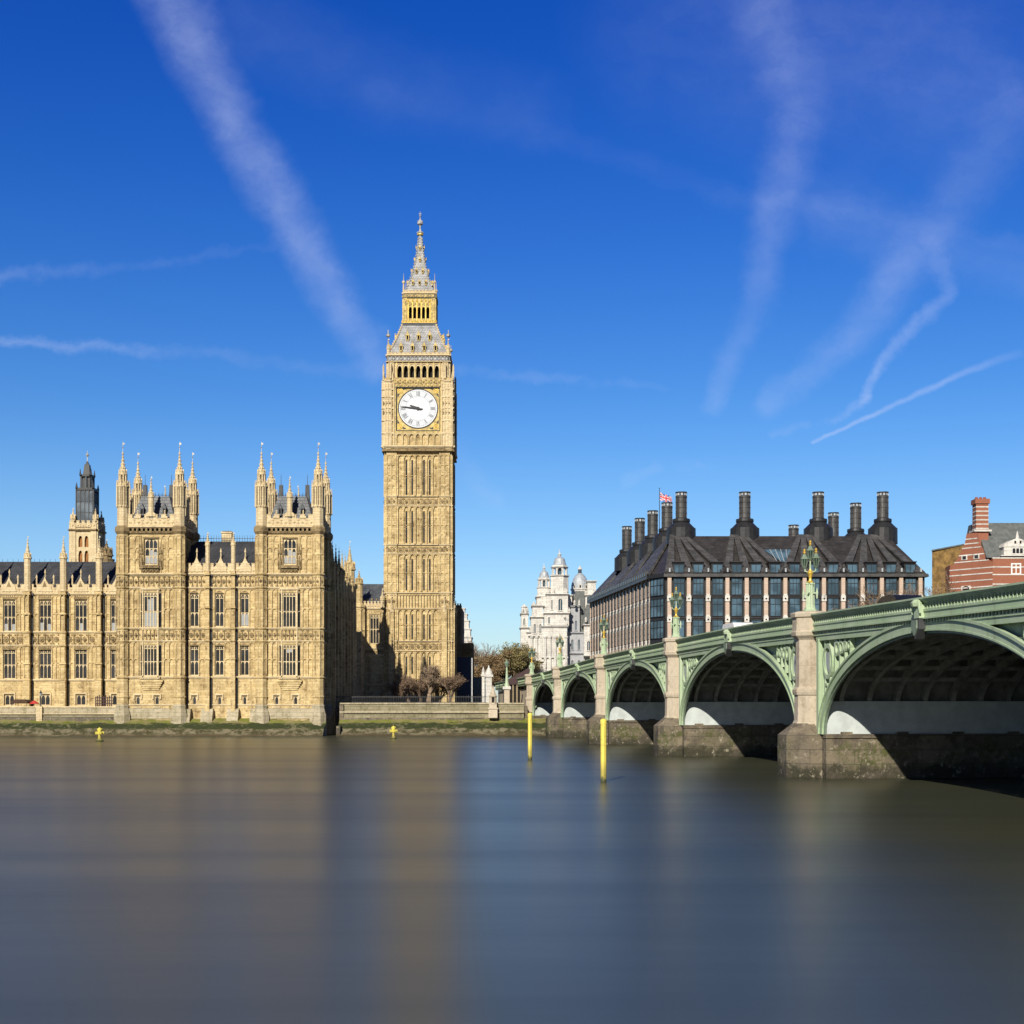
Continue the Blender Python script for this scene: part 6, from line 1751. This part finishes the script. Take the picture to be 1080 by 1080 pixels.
lab = {4: 'largest green and gold lamp of the bridge, on the nearest granite pier', 3: 'green and gold bridge lamp in front of the dark office block corner',
       2: 'green and gold bridge lamp in front of the receding side of the dark office block', 1: 'green and gold bridge lamp in front of the middle of the white baroque building', 0: 'smallest green and gold bridge lamp, on the last pier at the far bank'}
L0 = None
for i in (4, 3, 2, 1, 0):
    p = MBR @ Vector((PIERS[i], .1, dk(PIERS[i])+.2)); rz = math.atan2(BX.y, BX.x)+.9
    if L0 is None: L0 = make_lamp(tuple(p), lab[i]); L0.rotation_euler = (0, 0, rz)
    else: dup_thing(L0, tuple(p), rz, lab[i])

# ------------------------------------------------------------------ vans on the bridge road
def van(x, y, label, paint, H, L, W=2.0, domed=False):
    z0 = dk(x)-1.25; p = MBR @ Vector((x, y, z0)); rz = math.atan2(BX.y, BX.x)
    t = thing('van', tuple(p), label, 'van', None, rz)
    def part(m, nm, par=None):
        o = m.build(nm, None, (0, 0, 0)); o.parent = par or t; o.location = (0, 0, 0); return o
    m = MB(paint)
    prof = [(-L/2, .45), (-L/2, H*.93), (-L/2+.25, H), (L*.22, H), (L*.30, H*.93), (L*.40, H*.55), (L/2, H*.47), (L/2, .45)]
    if domed: prof = [(-L/2, .45), (-L/2, H*.72), (-L*.42, H*.88), (-L*.28, H*.97), (0, H), (L*.2, H*.97), (L*.32, H*.85), (L*.42, H*.5), (L/2, H*.44), (L/2, .45)]
    m.prism(prof, -W/2, W/2); m.box(-L/2-.08, -L/2, -W/2+.1, W/2-.1, .4, .65); m.box(L/2, L/2+.08, -W/2+.1, W/2-.1, .4, .65)
    part(m, 'body')
    for sx in (-1, 1):
        for sy in (-1, 1):
            w = MB('black_paint'); w.T = Matrix.Translation((sx*L*.32, sy*(W/2-.1), .36)) @ Matrix.Rotation(math.pi/2, 4, 'X'); w.lathe(0, 0, [(-.12, .36), (.12, .36)], 16); w.use('lead').lathe(0, 0, [(-.14, .18), (.14, .18)], 10); part(w, 'wheel')
    g = MB('pane_dark')
    for s in (-1, 1): g.box(L*.16, L*.30, s*(W/2)-.02, s*(W/2)+.02, H*.55, H*.85)
    g.T = Matrix.Identity(4); part(g, 'window')
    for s in (-1, 1): hl = MB('lead'); hl.box(L/2-.05, L/2+.03, s*(W/2-.35)-.15, s*(W/2-.35)+.15, .75, .95); part(hl, 'headlight')
van(b_local(139.5), 7.0, 'tall white van whose roof just shows over the bridge parapet', 'white_paint', 3.05, 5.2)
van(b_local(98.5), 7.0, 'dark round-topped van whose roof shows over the bridge parapet near the right', 'black_paint', 2.75, 4.6, 2.0, True)

# ------------------------------------------------------------------ things in the river
def post(px, pyb, pyt, Y, r, label):
    x = PX(px, Y); zt_ = PZ(pyt, Y)
    t = thing('mooring_post', (x, Y, 0), label, 'post', 'yellow posts in the river')
    m = MB('yellow_paint'); m.lathe(0, 0, [(-3, r), (zt_*.97, r), (zt_, r*.75)], 16)
    o = m.build('pole', None, (0, 0, 0)); o.parent = t; o.location = (0, 0, 0)
    m = MB('yellow_paint'); m.lathe(0, 0, [(zt_*.93, r*1.12), (zt_*.985, r*1.16), (zt_, r*.95), (zt_+.06, r*.5)], 16); m.box(-.03, .03, -r-.06, -r+.02, .3, zt_*.9)
    o = m.build('collar', None, (0, 0, 0)); o.parent = t; o.location = (0, 0, 0)
post(559, 801, 752.5, 126.3, .19, 'farther, shorter-looking yellow post in the water, the left one of the two')
post(636.5, 824, 759, 90.9, .19, 'nearer, taller-looking yellow post in the water, the right one of the two')
def marker(px, Y, label, s=1.):
    x = PX(px, Y); t = thing('marker_buoy', (x, Y, 0), label, 'buoy', 'small yellow marker buoys')
    m = MB('yellow_paint'); m.lathe(0, 0, [(-.4, .42*s), (.12, .46*s), (.3, .32*s), (.34, .18*s), (1.45, .15*s)], 12); o = m.build('float', None, (0, 0, 0)); o.parent = t; o.location = (0, 0, 0)
    m = MB('yellow_paint')
    for a in (.5, 2.07): m.T = Tz(0, 0, 0, a); m.box(-.55, .55, -.12, .12, .95, 1.32); m.box(-.30, .30, -.1, .1, 1.42, 1.72)
    m.T = Matrix.Identity(4); m.lathe(0, 0, [(1.3, .2), (1.6, .25), (1.85, .08)], 8); o = m.build('topmark', None, (0, 0, 0)); o.parent = t; o.location = (0, 0, 0)
marker(105, 187., 'small stout yellow buoy with a cross topmark below the left pavilion', 1.15)
marker(415, 201., 'small yellow buoy with a cross topmark below the clock tower')

# ------------------------------------------------------------------ embankment walls
def walls():
    t = thing('embankment_wall', (PX(450, 226), 226, 0), 'low stone embankment wall with a pale coping in front of the clock tower', 'wall')
    m = MB('tidal_stone'); xa, xb = PX(358.3, 226), 1.9
    m.box(PX(338, 226), xa+.5, 231.6, 232.7, -3, 4.5); m.box(xa-.02, xa+.6, 221.5, 232, -3, 1.5); m.box(xa-.01, xa+.6, 225.79, 232, 1.5, PZ(743, 226)); m.use('wall_stone')  # back and side walls of the notch added for the pavilion's shadow
    m.box(xa, xb, 226.0, 227.1, -2, PZ(752, 226)); m.use('tidal_stone').box(xa, xb, 225.8, 226.0, -2, PZ(757, 226))
    m.use('wall_stone').box(xa, xb, 226.25, 226.9, PZ(750.5, 226), PZ(742.5, 226)); m.build('wall', t)
    m = MB('plinth_stone'); m.box(xa, xb, 225.7, 227.15, PZ(752, 226), PZ(750, 226)); m.box(xa, xb, 226.1, 227.0, PZ(742.5, 226), PZ(741.2, 226)); m.build('coping', t)
    t = thing('quay_wall', (40, 244, 0), 'dark stone quay wall under and beyond the far end of the bridge', 'wall')
    m = MB('tidal_stone'); m.box(2.2, 400, 243.6, 244.7, -3, 4.6); m.box(1.9, 2.5, 226.5, 244.7, -3, 4.6); m.use('wall_stone').box(1.9, 400, 243.5, 244.6, 4.6, 5.0) if False else None; m.build('wall', t)
    # end pier with carved top
    t = thing('wall_pier', (PX(520, 225.6), 225.6, 0), 'small carved stone pier with a pointed top on the end of the embankment wall', 'pier')
    m = MB('granite'); x = PX(520, 225.6)
    m.box(x-.6, x+.6, 225.0, 226.2, 2.6, PZ(743, 225.6)); m.box(x-.8, x+.8, 224.8, 226.4, PZ(748, 225.6), PZ(746.5, 225.6)); m.lathe(x, 225.6, [(PZ(743, 225.6), .7), (PZ(736, 225.6), .62), (PZ(734, 225.6), .75), (PZ(732, 225.6), .5), (PZ(727, 225.6), .22), (PZ(723, 225.6), .04)], 8)
    m.use('shadow_dark').box(x-.2, x+.2, 224.96, 225.1, PZ(741, 225.6), PZ(735, 225.6)); m.use('granite')
    m.prism_x([(225.0, PZ(747, 225.6)), (224.4, PZ(757, 225.6)), (225.0, PZ(757, 225.6))], x-.7, x+.7); m.build('shaft', t)
    # terrace wall below the left wing
    t = thing('terrace_wall', (PX(40, 222), 222, 0), 'pale stone river terrace wall running left from the left pavilion', 'wall')
    m = MB('wall_stone'); xa, xb = -150, PX(125, 222); m.box(xa, xb, 222.0, 223, -2, PZ(753, 222)); m.use('tidal_stone').box(xa, xb, 221.85, 222.0, -2, PZ(756, 222))
    m.use('plinth_stone').box(xa, xb, 222.1, 222.8, PZ(753, 222), PZ(746.2, 222)); m.use('limestone_pale'); m.box(xa, xb, 222.0, 222.9, PZ(746.2, 222), PZ(745, 222)); m.box(xa, xb, 221.8, 223, PZ(753.4, 222), PZ(752.6, 222))
    x = PX(42, 222); m.box(x-.45, x+.45, 221.6, 222.9, -1, PZ(745, 222)); m.use('wall_stone').box(xa, xb, 223, 236, 1, 4.0)
    m.build('wall', t)
    # lamp on the terrace pier
    t = thing('terrace_lamp', (PX(43, 222.4), 222.4, PZ(745, 222.4)), 'small black lantern on the terrace wall below the left wing', 'lamp')
    m = MB('iron_dark'); z0 = PZ(745, 222.4); x = PX(43, 222.4); m.lathe(x, 222.4, [(z0, .16), (z0+.15, .08), (z0+1.6, .05)], 8); m.build('standard', t)
    m = MB('blind_cloth'); m.lathe(x, 222.4, [(z0+1.6, .12), (z0+2.1, .22)], 6); m.use('iron_dark').lathe(x, 222.4, [(z0+2.1, .27), (z0+2.35, .08), (z0+2.6, .03)], 6); m.build('lantern', t)
    # terrace marquee, parasol, trellis
    t = thing('marquee', (PX(23, 226), 226, 4.0), 'low dark brown marquee on the palace terrace', 'marquee')
    m = MB('brown_cloth'); xa, xb = PX(14, 226), PX(31, 226); zt_ = PZ(737.5, 226)
    m.prism([(xa, 5.0), (xb, 5.0), (xb, 5.3), (xb-.5, zt_-.05), (xa+.6, zt_), (xa, 5.35)], 225, 228); m.build('canopy', t)
    m = MB('iron_dark')
    for x in (xa+.1, xb-.1):
        for y in (225.1, 227.9): m.tube((x, y, 4), (x, y, 5.1), .05, .05, 6)
    m.build('frame', t)
    t = thing('parasol', (PX(36, 225), 225, 4.0), 'closed-in red parasol beside the brown marquee on the terrace', 'parasol')
    m = MB('red_cloth'); x = PX(36, 225); m.lathe(x, 225, [(4.95, .75), (5.05, .75), (5.35, .3), (5.5, .04)], 8); m.build('canopy', t); m = MB('iron_dark'); m.tube((x, 225, 4), (x, 225, 5.4), .04, .04, 6); m.build('pole', t)
    t = thing('trellis', (PX(109, 231), 231, 4), 'dark timber trellis on the terrace in the corner beside the left pavilion', 'trellis')
    m = MB('maroon')
    for i in range(9): x = PX(101+i*2.1, 231); m.box(x-.07, x+.07, 230.9, 231.1, 4, PZ(735-(i % 3), 231))
    for y_ in (736, 739, 742): m.box(PX(100.5, 231), PX(119, 231), 230.95, 231.05, PZ(y_, 231)-.06, PZ(y_, 231)+.06)
    m.build('slats', t)
    # railing behind the embankment wall
    t = thing('railing', (PX(450, 233), 233, 4.3), 'dark iron railing on the bank at the foot of the clock tower', 'railing')
    m = MB('iron_dark'); xa, xb = PX(350, 233), PX(514, 233)
    m.box(xa, xb, 232.97, 233.03, PZ(735.3, 233), PZ(734.7, 233)); m.box(xa, xb, 232.97, 233.03, PZ(741, 233), PZ(740.5, 233)); n = int((xb-xa)/.28)
    for i in range(n): x = xa+i*.28; m.box(x-.018, x+.018, 232.98, 233.02, 4.2, PZ(733.8 if i % 8 else 732.8, 233))
    m.build('bars', t)
walls()
def far_street():
    Y = 262.; z = lambda y: PZ(y, Y)
    t = thing('kiosk', (PX(545, Y), Y, 4.3), 'low dark maroon roofed kiosk at the far end of the bridge', 'kiosk')
    m = MB('maroon'); m.prism([(PX(536, Y), z(722)), (PX(562, Y), z(722)), (PX(562, Y), z(704)), (PX(558, Y), z(704)), (PX(536, Y), z(717))], Y, Y+6)
    m.build('roof', t); m = MB('weathered_stone'); x0 = PX(537, Y)
    for i in range(7): x = x0+i*.72; m.box(x-.14, x+.14, Y+.15, Y+.4, 4.3, z(722))
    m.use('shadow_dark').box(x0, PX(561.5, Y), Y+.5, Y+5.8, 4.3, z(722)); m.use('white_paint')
    for i in range(4): m.box(PX(552, Y)+i*.7, PX(552, Y)+.4+i*.7, Y-.05, Y+.1, z(733-i*3), z(724-i*3))
    m.build('wall', t)
    Yl = 250.; zl = lambda y: PZ(y, Yl); x = PX(534.5, Yl)
    t = thing('lamp_column', (x, Yl, 4.3), 'tall green and stone lamp column by the kiosk at the far bank', 'lamp')
    m = MB('granite'); m.box(x-.45, x+.45, Yl-.45, Yl+.45, 4.2, zl(727)); m.use('white_stone').box(x-.7, x+.7, Yl-.7, Yl+.7, zl(727), zl(724)); m.use('green_iron').lathe(x, Yl, [(zl(724), .45), (zl(720), .3), (zl(712), .2), (zl(704), .14)], 8); m.build('standard', t)
    m = MB('green_iron_dark'); m.lathe(x, Yl, [(zl(704), .15), (zl(700), .45), (zl(699), .5), (zl(697), .15), (zl(695), .03)], 8); m.build('lantern', t)
    for i, (px, h, lb) in enumerate(((526.5, 718, 'plain dark street pole just right of the small wall pier'), (531, 716, 'plain dark street pole just left of the lamp column'))):
        m = MB('iron_dark'); x = PX(px, 255.); m.lathe(x, 255, [(4.2, .13), (4.6, .09), (PZ(h, 255), .06)], 8); m.box(x-.04, x+.6, 254.95, 255.05, PZ(h+.6, 255), PZ(h, 255)); m.build('street_pole', None, None, label=lb, category='pole')
far_street()

# ------------------------------------------------------------------ trees
def tree(px, Y, ytop, spread, label, seed, trunk_h=.22, levels=5, twig_m='twig', kind='bare', group=None, base=4.25, nb=None, leaf=0, lm='bud', lsize=.3, bark_m='bark'):
    rnd = random.Random(seed); x0 = PX(px, Y); H = PZ(ytop, Y)-base
    t = thing('bare_tree' if kind == 'bare' else 'budding_tree', (x0, Y, base), label, 'tree', group)
    tr = MB(bark_m); cr = MB(twig_m); tips = []
    def grow(p, d, L, r, lev):
        n = 2; q = p; dd = d
        for s in range(n):
            dd = (dd+Vector((rnd.gauss(0, .10), rnd.gauss(0, .10), rnd.gauss(.04, .06)))).normalized()
            q2 = q+dd*L/n; r2 = r*(1-.22*(s+1)/n)
            (tr if lev < 3 else cr).tube(q, q2, r*(1-.22*s/n), r2, 6 if lev < 2 else (4 if lev < 4 else 3), cap=False)
            q = q2
            if lev >= 1 and s == 0 and lev < levels: grow(q, (dd+Vector((rnd.gauss(0, .6), rnd.gauss(0, .6), rnd.gauss(.1, .3)))).normalized(), L*.62, r*.5, lev+1)
        if lev < levels:
            k = rnd.choice((2, 3)) if lev else 4
            for j in range(k):
                ang = rnd.uniform(0, 6.28); sp = rnd.uniform(.35, .75)*spread
                side = Vector((math.cos(ang), math.sin(ang), 0))
                nd = (dd+side*sp+Vector((0, 0, .12))).normalized()
                grow(q, nd, L*rnd.uniform(.62, .84), r*.6, lev+1)
        else: tips.append((q, dd))
    L0_ = H*trunk_h
    grow(Vector((x0, Y, base)), Vector((0, 0, 1)), L0_, H*(.022 if H > 9 else .034), 0)
    # scale so the top meets the measured height
    mx = max(v[2] for v in cr.v)-base; s = H/mx
    for b in (tr, cr): b.v = [(x0+(v[0]-x0)*s, Y+(v[1]-Y)*s, base+(v[2]-base)*s) for v in b.v]
    if leaf:
        cr.use(lm)
        for q, dd in tips:
            q = Vector((x0, Y, base))+(q-Vector((x0, Y, base)))*s
            for _ in range(leaf):
                c = q+Vector((rnd.gauss(0, .55), rnd.gauss(0, .55), rnd.gauss(0, .5)))*lsize*2.2
                a = Vector((rnd.gauss(0, 1), rnd.gauss(0, 1), rnd.gauss(0, 1))).normalized()*lsize*rnd.uniform(.4, 1); b2 = a.cross(Vector((rnd.gauss(0, 1), rnd.gauss(0, 1), rnd.gauss(0, 1)))).normalized()*lsize*rnd.uniform(.2, .5)
                cr.quad(tuple(c-a), tuple(c+b2), tuple(c+a), tuple(c-b2))
    tr.build('trunk', t); cr.build('crown', t)
G = 'bare trees at the foot of the clock tower'
FOOT = dict(group=G, leaf=2, lsize=.13)
tree(452, 262, 701, 1.35, 'pale bare many-branched tree in front of the middle of the clock tower foot', 3, .16, 6, bark_m='pale_bark', twig_m='pale_bark', lm='pale_bark', **FOOT)
tree(432, 258, 710, 1.35, 'low dark bare tree in front of the left corner of the clock tower', 5, .16, 6, lm='twig', **FOOT)
tree(474, 260, 709, 1.35, 'low dark bare tree in front of the right corner of the clock tower', 8, .16, 6, lm='twig', **FOOT)
tree(418, 256, 720, 1.35, 'smallest bare shrub-like tree in the shade left of the clock tower foot', 9, .16, 6, lm='twig', **FOOT)
tree(464, 265, 713, 1.35, 'low reddish bare tree just right of the pale tree at the clock tower foot', 41, .16, 6, lm='twig', **FOOT)
tree(442, 266, 716, 1.35, 'low bare tree half hidden just left of the pale tree at the clock tower', 43, .16, 6, lm='twig', **FOOT)
G = 'trees in the square beyond the bank'
tree(512, 452, 672, 1.0, 'bare grey lacy tree immediately right of the clock tower', 12, .24, 6, group=G, twig_m='twig')
tree(501, 470, 680, 1.0, 'bare grey tree partly behind the dark blue hoarding', 14, .24, 6, group=G)
tree(531, 446, 687, 1.1, 'brown budding tree in the middle of the group beyond the bank', 21, .22, 6, kind='bud', group=G, leaf=5, lsize=.40)
tree(546, 448, 679, 1.05, 'olive brown budding tree against the left side of the white building', 23, .22, 6, kind='bud', group=G, leaf=6, lm='bud_olive', lsize=.42)
tree(519, 442, 697, 1.1, 'low brown budding tree behind the white gate pier', 25, .2, 6, kind='bud', group=G, leaf=6, lsize=.40)
tree(556, 475, 690, 1.0, 'olive tree mostly hidden behind the left edge of the white building', 27, .2, 5, kind='bud', group=G, leaf=6, lm='bud_olive', lsize=.48)
G = 'trees behind the right end of the bridge'
tree(938, 232, 618, 1.0, 'reddish bare tree in front of the right end of the dark office block', 31, .24, 6, group=G, leaf=1, lsize=.18)
tree(978, 236, 603, .9, 'taller reddish bare tree against the yellow brick block', 33, .26, 6, group=G, leaf=2, lsize=.2)
tree(915, 226, 628, 1.0, 'low bare tree just above the bridge parapet, left of the dark van', 35, .24, 6, group=G, leaf=1, lsize=.18)
